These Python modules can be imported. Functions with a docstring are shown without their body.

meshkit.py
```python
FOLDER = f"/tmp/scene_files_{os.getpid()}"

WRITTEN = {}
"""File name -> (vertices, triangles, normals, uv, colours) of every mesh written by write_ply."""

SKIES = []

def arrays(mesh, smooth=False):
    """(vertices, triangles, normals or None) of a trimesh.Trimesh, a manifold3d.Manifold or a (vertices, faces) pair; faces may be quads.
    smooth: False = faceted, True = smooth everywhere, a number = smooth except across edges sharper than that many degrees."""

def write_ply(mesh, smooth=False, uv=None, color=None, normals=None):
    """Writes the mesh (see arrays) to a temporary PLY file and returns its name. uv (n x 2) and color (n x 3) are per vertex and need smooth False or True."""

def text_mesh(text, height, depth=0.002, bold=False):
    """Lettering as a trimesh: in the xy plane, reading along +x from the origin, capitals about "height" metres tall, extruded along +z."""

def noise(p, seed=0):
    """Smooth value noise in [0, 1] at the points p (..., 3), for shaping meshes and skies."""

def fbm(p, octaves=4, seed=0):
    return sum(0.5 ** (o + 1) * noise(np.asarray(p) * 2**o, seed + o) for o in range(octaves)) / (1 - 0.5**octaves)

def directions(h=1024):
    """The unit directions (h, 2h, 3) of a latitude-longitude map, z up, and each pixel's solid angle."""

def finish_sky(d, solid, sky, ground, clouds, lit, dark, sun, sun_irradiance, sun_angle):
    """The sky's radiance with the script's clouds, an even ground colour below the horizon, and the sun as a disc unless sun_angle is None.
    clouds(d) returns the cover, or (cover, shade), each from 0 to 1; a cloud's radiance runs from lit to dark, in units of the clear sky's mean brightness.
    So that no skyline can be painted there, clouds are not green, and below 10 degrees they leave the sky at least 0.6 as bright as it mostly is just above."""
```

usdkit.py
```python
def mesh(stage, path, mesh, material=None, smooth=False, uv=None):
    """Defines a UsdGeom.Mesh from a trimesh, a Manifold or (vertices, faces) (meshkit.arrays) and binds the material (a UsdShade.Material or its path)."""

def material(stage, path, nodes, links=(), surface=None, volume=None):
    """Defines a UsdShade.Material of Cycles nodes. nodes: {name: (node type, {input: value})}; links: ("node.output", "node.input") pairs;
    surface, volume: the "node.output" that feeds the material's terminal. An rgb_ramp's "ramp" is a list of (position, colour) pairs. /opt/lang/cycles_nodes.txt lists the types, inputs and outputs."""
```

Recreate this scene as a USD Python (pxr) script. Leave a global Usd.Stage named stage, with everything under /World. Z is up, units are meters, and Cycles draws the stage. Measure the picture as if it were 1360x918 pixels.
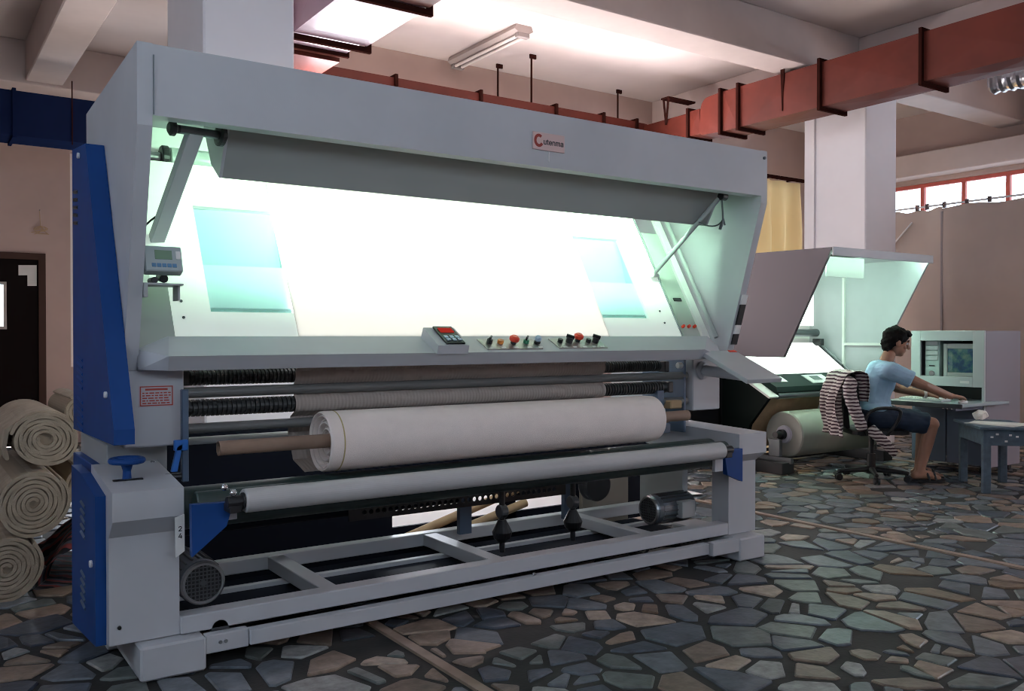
import math, random
import numpy as np, trimesh, manifold3d as m3, shapely.geometry as sg, shapely.affinity as sa
from scipy.spatial import Voronoi
import usdkit, meshkit
from pxr import Usd, UsdGeom, UsdLux, Gf, Sdf, UsdShade

stage = Usd.Stage.CreateInMemory()
UsdGeom.SetStageUpAxis(stage, 'Z'); UsdGeom.SetStageMetersPerUnit(stage, 1.0)
UsdGeom.Xform.Define(stage, '/World'); UsdGeom.Scope.Define(stage, '/World/Looks')
rng = np.random.default_rng(7); random.seed(7)

# ------------------------------------------------------------------ camera
FPX, TH, PT, CAMZ = 1184.0, math.radians(34.4), math.atan(13/1184.0), 1.2
fw = np.array([math.sin(TH)*math.cos(PT), math.cos(TH)*math.cos(PT), -math.sin(PT)])
rt = np.array([math.cos(TH), -math.sin(TH), 0.0]); upv = np.cross(rt, fw)
cam = UsdGeom.Camera.Define(stage, '/World/camera')
M = Gf.Matrix4d(*rt, 0, *upv, 0, *(-fw), 0, 0, 0, CAMZ, 1)
cam.AddTransformOp().Set(M)
cam.CreateHorizontalApertureAttr(36.0); cam.CreateVerticalApertureAttr(36.0*918/1360)
cam.CreateFocalLengthAttr(36.0*FPX/1360); cam.CreateClippingRangeAttr((0.05, 500))
EXPOSURE = -1.2
cam.CreateExposureAttr(EXPOSURE)

# ------------------------------------------------------------------ daylight
dome = UsdLux.DomeLight.Define(stage, '/World/sky'); dome.CreateColorAttr(Gf.Vec3f(0.74, 0.85, 1.0)); dome.CreateIntensityAttr(3.9)
sun = UsdLux.DistantLight.Define(stage, '/World/sun'); sun.CreateAngleAttr(0.8); sun.CreateIntensityAttr(320000.0); sun.CreateColorAttr(Gf.Vec3f(1.0, 0.90, 0.82))
SUN_EL, SUN_AZ = 40.0, 24.0      # elevation, and how far east of +y it stands
sun.AddRotateXYZOp().Set(Gf.Vec3f(90-SUN_EL+0.0, 0, 180-SUN_AZ))
SKYWIN = UsdLux.RectLight.Define(stage, '/World/back_window_daylight'); SKYWIN.CreateWidthAttr(2.0); SKYWIN.CreateHeightAttr(2.1); SKYWIN.CreateIntensityAttr(8.0); SKYWIN.CreateColorAttr(Gf.Vec3f(1.0, .95, .96))
SKYWIN.AddTranslateOp().Set(Gf.Vec3d(4.35, 8.66, 1.45)); SKYWIN.AddRotateXYZOp().Set(Gf.Vec3f(-90, 0, 0))
GROUND = UsdLux.RectLight.Define(stage, '/World/sunlit_yard_light'); GROUND.CreateWidthAttr(2.0); GROUND.CreateHeightAttr(.95); GROUND.CreateIntensityAttr(30.0); GROUND.CreateColorAttr(Gf.Vec3f(1.0, .93, .93))
GROUND.AddTranslateOp().Set(Gf.Vec3d(4.35, 9.15, 1.15)); GROUND.AddRotateXYZOp().Set(Gf.Vec3f(-165, 0, 0))      # sunlight thrown up from the yard outside the back window
YARD2 = UsdLux.RectLight.Define(stage, '/World/sunlit_yard_light_west'); YARD2.CreateWidthAttr(1.3); YARD2.CreateHeightAttr(.95); YARD2.CreateIntensityAttr(30.0); YARD2.CreateColorAttr(Gf.Vec3f(1.0, .93, .93))
YARD2.AddTranslateOp().Set(Gf.Vec3d(2.25, 11.55, 1.35)); YARD2.AddRotateXYZOp().Set(Gf.Vec3f(-145, 0, 0))
TUBE = 210.0                       # strength of the inspection tubes

# ------------------------------------------------------------------ helpers
names = {}
def uniq(parent, name):
    k = (parent, name); n = names.get(k, 0); names[k] = n+1
    return f'{parent}/{name}' + (f'_{n:03d}' if n else '')
loc_of = {}
def keys(p, label=None, cat=None, group=None, kind=None):
    for k, v in (('label', label), ('category', cat), ('group', group), ('kind', kind)):
        if v: p.SetCustomDataByKey(k, v)
def thing(name, label, cat, loc, group=None, kind=None):
    path = uniq('/World', name); x = UsdGeom.Xform.Define(stage, path); x.AddTranslateOp().Set(Gf.Vec3d(*map(float, loc)))
    loc_of[path] = np.array(loc, float); keys(x.GetPrim(), label, cat, group, kind); return path
def cat_(ms): return trimesh.util.concatenate(ms) if isinstance(ms, (list, tuple)) else ms
def part(parent, name, mesh, mt, label=None, smooth=False, kind=None):
    """a Mesh under a thing (or under a part: a sub-part); vertices are given in world space"""
    if isinstance(mesh, m3.Manifold):
        mm = mesh.to_mesh(); mesh = trimesh.Trimesh(mm.vert_properties[:, :3], mm.tri_verts, process=False)
    mesh = cat_(mesh).copy(); root = '/'.join(parent.split('/')[:3]); mesh.apply_translation(-loc_of[root])
    path = uniq(parent, name); m = usdkit.mesh(stage, path, mesh, mt, smooth=smooth); keys(m.GetPrim(), label, None, None, kind); return path
def single(name, mesh, mt, label, cat, group=None, smooth=False, kind=None):
    mesh = cat_(mesh).copy(); b = mesh.bounds; loc = np.array([*(b.mean(0)[:2]), b[0, 2]]); path = uniq('/World', name); mesh.apply_translation(-loc)
    m = usdkit.mesh(stage, path, mesh, mt, smooth=smooth); m.AddTranslateOp().Set(Gf.Vec3d(*map(float, loc))); keys(m.GetPrim(), label, cat, group, kind); loc_of[path] = loc; return path
def struct(name, mesh, mt, smooth=False):
    return single(name, mesh, mt, None, None, smooth=smooth, kind='structure')
def hull(pts):
    return trimesh.convex.convex_hull(np.asarray(pts, float))
def box(x0, x1, y0, y1, z0, z1, b=0.0):
    if b <= 0 or min(x1-x0, y1-y0, z1-z0) < 2.5*b:
        m = trimesh.creation.box([x1-x0, y1-y0, z1-z0]); m.apply_translation([(x0+x1)/2, (y0+y1)/2, (z0+z1)/2]); return m
    P = []
    for i in (0, 1):
        for j in (0, 1):
            for k in (0, 1):
                c = np.array([(x0, x1)[i], (y0, y1)[j], (z0, z1)[k]]); s = np.array([1-2*i, 1-2*j, 1-2*k])*b
                P += [c+s*[0, 1, 1], c+s*[1, 0, 1], c+s*[1, 1, 0]]
    return hull(P)
def obox(c, ax, ay, az, hx, hy, hz, b=0.0):
    m = box(-hx, hx, -hy, hy, -hz, hz, b); T = np.eye(4); T[:3, 0], T[:3, 1], T[:3, 2], T[:3, 3] = ax, ay, az, c; m.apply_transform(T); return m
def ext(poly, h):
    return trimesh.creation.extrude_polygon(poly if hasattr(poly, 'exterior') else sg.Polygon(poly), h, engine='earcut')
def prism_x(yz, x0, x1):        # polygon in (y,z) pushed along x
    m = ext(yz, x1-x0); v = m.vertices.copy(); m.vertices = np.c_[v[:, 2]+x0, v[:, 0], v[:, 1]]; m.fix_normals(); return m
def prism_y(xz, y0, y1):
    m = ext(xz, y1-y0); v = m.vertices.copy(); m.vertices = np.c_[v[:, 0], v[:, 2]+y0, v[:, 1]]; m.fix_normals(); return m
def prism_z(xy, z0, z1):
    m = ext(xy, z1-z0); m.apply_translation([0, 0, z0]); return m
def frame_to(a, b):
    a, b = np.asarray(a, float), np.asarray(b, float); d = b-a; L = np.linalg.norm(d); d /= L
    u = np.cross(d, [0, 0, 1.0]); u = np.array([1.0, 0, 0]) if np.linalg.norm(u) < 1e-6 else u/np.linalg.norm(u); return a, d, u, np.cross(d, u), L
def lathe(a, b, prof, n=32, caps=True):    # prof: (distance along a->b, radius)
    a, d, u, w, L = frame_to(a, b); t = np.linspace(0, 2*np.pi, n, endpoint=False); V, F = [], []
    for s, r in prof: V += [a+d*s+(u*math.cos(q)+w*math.sin(q))*max(r, 1e-5) for q in t]
    for i in range(len(prof)-1):
        for j in range(n):
            k = (j+1) % n; F += [[i*n+j, i*n+k, (i+1)*n+k], [i*n+j, (i+1)*n+k, (i+1)*n+j]]
    if not caps:
        m = trimesh.Trimesh(np.array(V), np.array(F), process=False); m.fix_normals(); return m
    V += [a+d*prof[0][0], a+d*prof[-1][0]]; c0, c1 = len(V)-2, len(V)-1; e = (len(prof)-1)*n
    for j in range(n):
        k = (j+1) % n; F += [[c0, k, j], [c1, e+j, e+k]]
    m = trimesh.Trimesh(np.array(V), np.array(F), process=False); m.fix_normals(); return m
def rod(a, b, r, n=20, c=None):
    L = np.linalg.norm(np.asarray(b, float)-np.asarray(a, float)); c = min(r*.12, L*.2) if c is None else c
    return lathe(a, b, [(0, r-c), (c, r), (L-c, r), (L, r-c)], n)
def hollow(a, b, r, ri, n=28):
    L = np.linalg.norm(np.asarray(b, float)-np.asarray(a, float)); return lathe(a, b, [(.03, .0), (.03, ri), (0, ri), (0, r), (L, r), (L, ri), (L-.03, ri), (L-.03, 0)], n)
def wire(pts, r, n=8):
    pts = np.asarray(pts, float); ms = []
    for i in range(len(pts)-1): ms.append(rod(pts[i], pts[i+1], r, n, 0.0))
    for p in pts[1:-1]:
        s = trimesh.creation.icosphere(1, r); s.apply_translation(p); ms.append(s)
    return cat_(ms)
def curve(pts, n=24):
    pts = np.asarray(pts, float); t = np.linspace(0, 1, len(pts)); from scipy.interpolate import CubicSpline
    return CubicSpline(t, pts)(np.linspace(0, 1, n))
def ball(c, r, s=2, sc=(1, 1, 1)):
    m = trimesh.creation.icosphere(s, 1.0); m.vertices = m.vertices*np.array(sc)*r+np.array(c); return m
def Q(p):
    v = np.asarray(p, float)-[0, 0, CAMZ]; d = v @ fw; return 680+FPX*(v @ rt)/d, 459-FPX*(v @ upv)/d, d

# ------------------------------------------------------------------ materials
def mat(name, col, rough=0.5, metal=0.0, var=0.0, vs=6.0, bump=0.0, bs=60.0, spec=0.5, col2=None, coat=0.0, emit=None, sheen=0.0):
    nodes = {'p': ('principled_bsdf', {'base_color': col, 'roughness': rough, 'metallic': metal, 'specular_ior_level': spec})}; links = []
    if coat: nodes['p'][1]['coat_weight'] = coat
    if emit: nodes['p'][1]['emission_color'] = emit[0]; nodes['p'][1]['emission_strength'] = emit[1]
    if var or col2 or bump: nodes['g'] = ('geometry', {})
    if var or col2:
        c2 = col2 or tuple(max(0, c*(1-var)) for c in col); c1 = col if col2 else tuple(min(1, c*(1+var*.5)) for c in col)
        nodes['n'] = ('noise_texture', {'scale': vs, 'detail': 5.0, 'roughness': 0.6}); nodes['r'] = ('rgb_ramp', {'ramp': [(0.32, c2), (0.68, c1)]})
        links += [('g.position', 'n.vector'), ('n.fac', 'r.fac'), ('r.color', 'p.base_color')]
    if bump:
        nodes['bn'] = ('noise_texture', {'scale': bs, 'detail': 3.0}); nodes['b'] = ('bump', {'strength': bump, 'distance': 0.004})
        links += [('g.position', 'bn.vector'), ('bn.fac', 'b.height'), ('b.normal', 'p.normal')]
    return usdkit.material(stage, f'/World/Looks/{name}', nodes, links, surface='p.BSDF')
def emitter(name, col, s):
    return usdkit.material(stage, f'/World/Looks/{name}', {'e': ('emission', {'color': col, 'strength': s})}, [], surface='e.emission')

GREY = mat('grey_paint', (.47, .48, .505), .42, var=.06, vs=3, bump=.08, bs=350)
GREYD = mat('grey_paint_satin', (.36, .375, .38), .5, var=.06, vs=4)
SHADEM = mat('shade_paint', (.30, .31, .30), .55)
BLUE = mat('blue_paint', (.010, .058, .23), .5, var=.1, vs=5, spec=.2)
STEELBLUE = mat('blue_grey_paint', (.07, .11, .17), .45)
WHITEP = mat('white_panel', (.80, .82, .78), .5)
CLOTH = mat('white_cloth', (.80, .70, .65), .9, var=.05, vs=9, bump=.35, bs=500)
CLOTHB = usdkit.material(stage, '/World/Looks/beige_cloth', {'g': ('geometry', {}), 'w': ('wave_texture', {'wave_type': 'bands', 'bands_direction': 'x', 'scale': 19.0, 'distortion': .5}), 'b': ('bump', {'strength': .35, 'distance': .004}),
    'p': ('principled_bsdf', {'base_color': (.42, .36, .32), 'roughness': .9})}, [('g.position', 'w.vector'), ('w.fac', 'b.height'), ('b.normal', 'p.normal')], surface='p.BSDF')
FELT = mat('ecru_cloth', (.40, .32, .24), .95, var=.16, vs=14, bump=.5, bs=200)
RUB = mat('black_rubber', (.035, .036, .036), .45)
BLACK = mat('black_plastic', (.012, .012, .014), .4)
STEEL = mat('steel', (.42, .43, .44), .32, 1.0)
GUIDE = mat('guide_roller_grey', (.15, .15, .145), .4)
CABC = mat('lilac_grey_cabinet', (.24, .215, .25), .55)
STEELD = mat('dark_steel', (.13, .14, .15), .4, .8)
CHROME = mat('chrome', (.75, .76, .78), .12, 1.0)
GREENR = mat('dark_green_rubber', (.03, .055, .052), .42, var=.2, vs=8)
LIGHTR = mat('pale_roller', (.46, .45, .45), .38, var=.05)
CARD = mat('cardboard', (.27, .18, .13), .8, var=.12, vs=10)
WOOD = mat('pale_wood', (.45, .31, .18), .7, var=.2, vs=8)
BRAKE = mat('ochre_block', (.40, .27, .14), .7)
RED = mat('red_plastic', (.75, .06, .03), .35)
ORANGE = mat('orange_plastic', (.75, .25, .05), .35)
GREENP = mat('green_plastic', (.03, .22, .12), .35)
WHITE = mat('white_plastic', (.78, .78, .76), .4)
PALEBLUE = mat('pale_blue_plastic', (.45, .60, .72), .4)
ALU = mat('brushed_plate', (.40, .38, .36), .35, .7)
INK = mat('dark_ink', (.05, .045, .05), .6)
REDINK = mat('red_ink', (.42, .05, .03), .5)
SIGNP = mat('pink_sign', (.60, .43, .41), .45)
PLASTER = mat('ceiling_plaster', (.64, .55, .52), .9, var=.06, vs=1.5)
BEAMP = mat('beam_plaster', (.56, .47, .44), .9, var=.08, vs=2)
WALLP = mat('pink_wall', (.48, .36, .32), .9, var=.08, vs=1.6, bump=.1, bs=40)
COLP = mat('column_paint', (.92, .89, .92), .75, var=.03, vs=2)
DUCT = mat('red_duct', (.11, .021, .013), .55, var=.22, vs=3, bump=.15, bs=6, spec=.25)
DUCTB = mat('blue_duct', (.008, .014, .045), .7, var=.15, vs=3, spec=.0)
DUCTF = mat('dark_flange', (.028, .009, .007), .8, spec=0.0)
GALV = mat('duct_pink_paint', (.27, .175, .225), .4, var=.1, vs=2)
DOORM = mat('dark_door', (.012, .009, .009), .8, spec=.0)
DOORF = mat('door_frame', (.07, .042, .035), .8, spec=.0)
CURT = usdkit.material(stage, '/World/Looks/curtain_cloth', {'d': ('diffuse_bsdf', {'color': (.72, .60, .40)}), 't': ('translucent_bsdf', {'color': (.86, .72, .48)}), 'm': ('mix_closure', {'fac': .5})}, [('d.BSDF', 'm.closure1'), ('t.BSDF', 'm.closure2')], surface='m.closure')
SHEET = mat('beige_sheet', (.52, .41, .35), .8, var=.07, vs=2.2)
FOIL = mat('foil', (.55, .56, .6), .28, 1.0, bump=.5, bs=30)
LENS = mat('lamp_cover', (.72, .66, .62), .3)
SKIN = mat('skin', (.36, .19, .125), .5, var=.06, vs=20)
HAIR = mat('black_hair', (.007, .006, .006), .75, bump=.5, bs=160, spec=.12)
SHIRT = mat('blue_shirt', (.33, .52, .68), .9, var=.08, vs=16)
JEANS = mat('navy_denim', (.014, .03, .058), .85, var=.2, vs=20)
PALEG = mat('pale_grey_cabinet', (.50, .54, .55), .45)
CABS = mat('grey_cabinet', (.13, .112, .122), .6, spec=.2)
CABB = mat('blue_grey_cabinet', (.13, .15, .22), .5, var=.08, vs=4)
OLDW = mat('worn_blue_wood', (.085, .13, .175), .6, var=.3, vs=18)
PAPER = mat('paper', (.72, .70, .66), .85)
GREENC = mat('dark_green_console', (.005, .017, .014), .45, spec=.2)
TUBEM = emitter('tube_light', (.58, 1.0, .70), TUBE)
WORKM = emitter('work_light_tube', (1.0, .91, .92), 215.0)
TUBE2 = emitter('second_tube_light', (.62, 1.0, .78), TUBE*1.8); TUBE3 = emitter('second_front_tube_light', (.62, 1.0, .78), TUBE*.5)
SCREENR = emitter('red_digits', (1.0, .07, .05), .8)
BACKLIT = usdkit.material(stage, '/World/Looks/backlit_acrylic', {'p': ('principled_bsdf', {'base_color': (.80, .82, .78), 'roughness': .4, 'emission_color': (1.0, 1.0, 1.0), 'emission_strength': 5.5})}, [], surface='p.BSDF')
CLOTHT = usdkit.material(stage, '/World/Looks/lit_cloth', {'d': ('diffuse_bsdf', {'color': (.76, .72, .68)}), 't': ('translucent_bsdf', {'color': (.84, .84, .81)}), 'm': ('mix_closure', {'fac': .55})}, [('d.BSDF', 'm.closure1'), ('t.BSDF', 'm.closure2')], surface='m.closure')
SIDELIT = usdkit.material(stage, '/World/Looks/side_acrylic', {'p': ('principled_bsdf', {'base_color': (.80, .82, .78), 'roughness': .4, 'emission_color': (.84, 1.0, .86), 'emission_strength': .75})}, [], surface='p.BSDF')
LIT2 = usdkit.material(stage, '/World/Looks/second_backlit_acrylic', {'p': ('principled_bsdf', {'base_color': (.80, .82, .78), 'roughness': .4, 'emission_color': (.95, 1.0, .97), 'emission_strength': 2.5})}, [], surface='p.BSDF')
def glass(name, col, f):
    return usdkit.material(stage, f'/World/Looks/{name}', {'t': ('transparent_bsdf', {'color': col}), 'd': ('glossy_bsdf', {'color': (.9, .9, .9), 'roughness': .05}), 'f': ('fresnel', {'IOR': f}), 'm': ('mix_closure', {})},
        [('f.fac', 'm.fac'), ('t.BSDF', 'm.closure1'), ('d.BSDF', 'm.closure2')], surface='m.closure')
PANE = glass('window_glass', (.93, .95, .96), 1.35)
TINT = usdkit.material(stage, '/World/Looks/tinted_pane', {'t': ('transparent_bsdf', {'color': (.92, .975, .98)}), 'd': ('diffuse_bsdf', {'color': (.70, .90, .90)}), 'm': ('mix_closure', {'fac': .13})},
        [('t.BSDF', 'm.closure1'), ('d.BSDF', 'm.closure2')], surface='m.closure')

# stripes for the jacket and the cloth heap
def stripes(name, a, b, scale, dir_, dist=1.5, c=None):
    ramp = [(0, a), (.45, a), (.5, b), (.95, b)] if c is None else [(0, a), (.3, a), (.35, b), (.6, b), (.65, c), (.9, c), (.95, a)]
    return usdkit.material(stage, f'/World/Looks/{name}', {'g': ('geometry', {}), 'w': ('wave_texture', {'wave_type': 'bands', 'bands_direction': dir_, 'profile': 'saw', 'scale': scale, 'distortion': dist, 'detail': 1.0, 'detail_scale': 2.0}),
        'r': ('rgb_ramp', {'ramp': ramp}), 'p': ('principled_bsdf', {'roughness': .9})}, [('g.position', 'w.vector'), ('w.fac', 'r.fac'), ('r.color', 'p.base_color')], surface='p.BSDF')
STRJ = stripes('striped_jacket_cloth', (.06, .03, .04), (.56, .50, .48), 11.0, 'z', 1.6)
STRH = stripes('striped_heap_cloth', (.012, .012, .02), (.26, .05, .05), 5.0, 'diagonal', 2.5, (.10, .10, .13))

# ------------------------------------------------------------------ the room
ZC = 4.25                                                   # ceiling
XR, YB, YBL = 11.6, 8.6, 11.0
ceiling = struct('ceiling', box(-3.5, XR+.3, -2.5, YBL+.3, ZC, ZC+.2), PLASTER)
def beam(name, x0, x1, y0, y1, z0, z1=ZC): return struct(name, box(x0, x1, y0, y1, z0, z1, .01), BEAMP)
beam('trim_1', -3.5, 8.1, 5.54, 5.92, 3.83); beam('trim_2', 1.07, 1.42, -2.5, 5.54, 3.832); beam('trim_3', 1.07, 1.42, 5.92, 10.45, 3.832); beam('trim_4', -3.5, 2.95, 10.45, 10.8, 3.80)
beam('trim_5', 8.1, 8.47, -2.5, YB, 3.85); beam('trim_6', 8.47, XR, 5.54, 5.92, 3.85); beam('trim_7', XR-.3, XR, -2.5, YB, 3.36, 3.66)
struct('column', [box(1.54, 2.12, 5.6, 6.5, 0, ZC, .012)], COLP)
struct('column', [box(8.6, 9.17, 5.8, 6.6, 0, ZC, .012), box(8.57, 8.6, 6.44, 6.47, 0, ZC)], COLP)
# far left wall with its door, then the bright window bay, then the nearer back wall on the right
DX0, DX1, DZ = .34, 1.31, 2.10
struct('wall_back_left', [box(-3.5, DX0, YBL, YBL+.2, 0, ZC), box(DX0, DX1, YBL, YBL+.2, DZ, ZC), box(DX1, 1.56, YBL, YBL+.2, 0, ZC)], WALLP)
struct('wall_back_middle', [box(1.56, 2.95, YBL, YBL+.2, 0, .85), box(1.56, 2.95, YBL, YBL+.2, 3.25, ZC)], WALLP)
struct('wall_jog', box(2.95, 3.15, YB+.2, YBL+.2, 0, ZC), WALLP)
WX0, WX1 = 8.9, 11.0
SX_0, SX_1, SZ0, SZ1 = 3.3, 5.9, .10, 3.22
struct('wall_back_right', [box(2.95, SX_0, YB, YB+.2, 0, ZC), box(SX_0, SX_1, YB, YB+.2, 0, SZ0), box(SX_0, SX_1, YB, YB+.2, SZ1, ZC), box(SX_1, WX0, YB, YB+.2, 0, ZC), box(WX0, WX1, YB, YB+.2, 0, .9), box(WX0, WX1, YB, YB+.2, 3.45, ZC), box(WX1, XR, YB, YB+.2, 0, ZC)], WALLP)
struct('wall_right', [box(XR, XR+.2, -2.5, YB+.2, 0, 1.0), box(XR, XR+.2, -2.5, YB+.2, 3.30, ZC), box(XR, XR+.2, 8.2, YB+.2, 1.0, 3.3)], WALLP)
def window(name, axis, lo, hi, pos, z0, z1, mull, mt):
    p = thing(name, None, None, (lo, pos, z0) if axis == 'x' else (pos, lo, z0), kind='structure'); w = .05
    def bb(a, b, c, d): return box(a, b, pos-.03, pos+.03, c, d, .004) if axis == 'x' else box(pos-.03, pos+.03, a, b, c, d, .004)
    part(p, 'frame', [bb(lo, hi, z0, z0+w), bb(lo, hi, z1-w, z1), bb(lo, lo+w, z0+w, z1-w), bb(hi-w, hi, z0+w, z1-w)], mt)
    xs = np.linspace(lo+w, hi-w, mull+1)
    for i in range(mull):
        if i: part(p, 'mullion', bb(xs[i]-.025, xs[i]+.025, z0+w, z1-w), mt)
        a, b = xs[i]+.025*(i > 0), xs[i+1]-.025*(i < mull-1)
        part(p, 'pane', box(a, b, pos-.004, pos+.004, z0+w, z1-w) if axis == 'x' else box(pos-.004, pos+.004, a, b, z0+w, z1-w), PANE)
WINF = mat('window_frame_white', (.75, .72, .70), .5); WINR = mat('window_frame_red', (.55, .12, .09), .5)
window('window_1', 'x', 1.56, 2.95, YBL+.1, .85, 3.25, 2, WINF)
window('window_6', 'x', SX_0, SX_1, YB+.1, SZ0, SZ1, 3, WINF)
window('window_2', 'x', WX0, WX1, YB+.1, .9, 3.45, 2, WINF)
window('window_3', 'y', 0.0, 8.2, XR+.1, 1.0, 3.30, 14, WINR)
# side of the hall behind and beside the photographer: a window wall on the left, a plain wall behind
LW0, LW1, LZ0, LZ1 = -2.0, 4.4, 2.4, 3.65
struct('wall_left', [box(-3.7, -3.5, -2.7, LW0, 0, ZC), box(-3.7, -3.5, LW1, YBL+.2, 0, ZC), box(-3.7, -3.5, LW0, LW1, 0, LZ0), box(-3.7, -3.5, LW0, LW1, LZ1, ZC)], WALLP)
window('window_4', 'y', LW0, LW1, -3.6, LZ0, LZ1, 5, WINF)
FW0, FW1 = -3.0, 3.4
struct('wall_front', [box(-3.5, FW0, -2.7, -2.5, 0, ZC), box(FW1, XR+.2, -2.7, -2.5, 0, ZC), box(FW0, FW1, -2.7, -2.5, 0, LZ0), box(FW0, FW1, -2.7, -2.5, LZ1, ZC)], WALLP)
window('window_5', 'x', FW0, FW1, -2.6, LZ0, LZ1, 7, WINF)
d = thing('door_1', None, None, (DX0, YBL, 0), kind='structure')
part(d, 'frame', [box(DX0, DX0+.07, YBL-.03, YBL+.12, 0, DZ), box(DX1-.07, DX1, YBL-.03, YBL+.12, 0, DZ), box(DX0+.07, DX1-.07, YBL-.03, YBL+.12, DZ-.07, DZ)], DOORF)
lx0, lx1, lz0, lz1 = .66, .935, 1.27, 1.78
part(d, 'leaf', [box(DX0+.07, lx0, YBL, YBL+.05, 0, DZ-.07), box(lx1, DX1-.07, YBL, YBL+.05, 0, DZ-.07), box(lx0, lx1, YBL, YBL+.05, 0, lz0), box(lx0, lx1, YBL, YBL+.05, lz1, DZ-.07)], DOORM)
part(d, 'window_trim', [box(lx0, lx1, YBL-.02, YBL, lz0, lz0+.03), box(lx0, lx1, YBL-.02, YBL, lz1-.03, lz1), box(lx0, lx0+.03, YBL-.02, YBL, lz0+.03, lz1-.03), box(lx1-.03, lx1, YBL-.02, YBL, lz0+.03, lz1-.03)], mat('door_window_trim', (.4, .36, .33), .5))
part(d, 'pane', box(lx0, lx1, YBL+.02, YBL+.025, lz0, lz1), PANE)

# ------------------------------------------------------------------ crazy paving
floor = thing('floor', None, None, (0, 0, 0), kind='structure')
MORT = mat('dark_mortar', (.026, .027, .026), .75, var=.35, vs=5, bump=.4, bs=60)
part(floor, 'mortar_bed', box(-3.5, XR+.3, -2.5, YBL+.3, -.2, -.010), MORT)
stone_cols = [(.105, .125, .15), (.15, .17, .195), (.07, .085, .11), (.125, .145, .14), (.27, .20, .155), (.19, .145, .115), (.36, .29, .23), (.16, .11, .075), (.042, .05, .06), (.27, .28, .275)]
stone_w = np.array([.19, .16, .13, .12, .11, .09, .06, .04, .05, .05])
STONES = [mat(f'stone_{c}', tuple(v), .28+.02*i, var=.42, vs=11+i, bump=.45, bs=38, spec=.5) for i, (c, v) in enumerate(zip('abcdefghij', stone_cols))]
STRIPS = mat('floor_strip', (.30, .22, .17), .5, var=.25, vs=9)
pts = []
while len(pts) < 7600:
    c = np.array([rng.uniform(-3.6, 11.7), rng.uniform(-1.8, 11.1)])
    pts.append(c)
pts = np.array(pts)
for _ in range(1):                                          # one soft relaxation keeps sizes uneven
    vr = Voronoi(pts)
    for i in range(len(pts)):
        reg = vr.regions[vr.point_region[i]]
        if reg and -1 not in reg: pts[i] = pts[i]*.68+vr.vertices[reg].mean(0)*.32
vr = Voronoi(pts); keep_out = rng.uniform(size=len(pts)) < .045; clip = sg.box(-3.45, -1.6, 11.55, 10.95)
gaps = [sg.box(a-.028, -2, a+.028, 11) for a in (1.622, 4.79, 7.96)]
stones = []
for i in range(len(pts)):
    reg = vr.regions[vr.point_region[i]]
    if not reg or -1 in reg or keep_out[i]: continue
    g = sg.Polygon(vr.vertices[reg]).intersection(clip)
    for s in gaps: g = g.difference(s)
    for g in getattr(g, 'geoms', [g]):
        if g.is_empty or g.area < .0025: continue
        v = np.array(g.exterior.coords)[:-1]; g = sg.Polygon(v+rng.normal(0, .010, v.shape)).buffer(0)
        g = g.buffer(-rng.uniform(.006, .026), join_style=2).simplify(.012)
        if g.geom_type != 'Polygon' or g.area < .002: continue
        g = g.buffer(-.006, join_style=1, quad_segs=1).buffer(.006, join_style=1, quad_segs=1).simplify(.003)
        if g.geom_type != 'Polygon' or g.area < .002: continue
        ar = 0.0; cs_ = np.array(g.exterior.coords)
        if (cs_ @ fw[:2]).min() > .8:
            seen = sg.Polygon([Q((*k, 0))[:2] for k in cs_]).buffer(0).intersection(sg.box(0, 0, 1360, 918)); ar = seen.area
        stones.append((ar, g))
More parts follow.
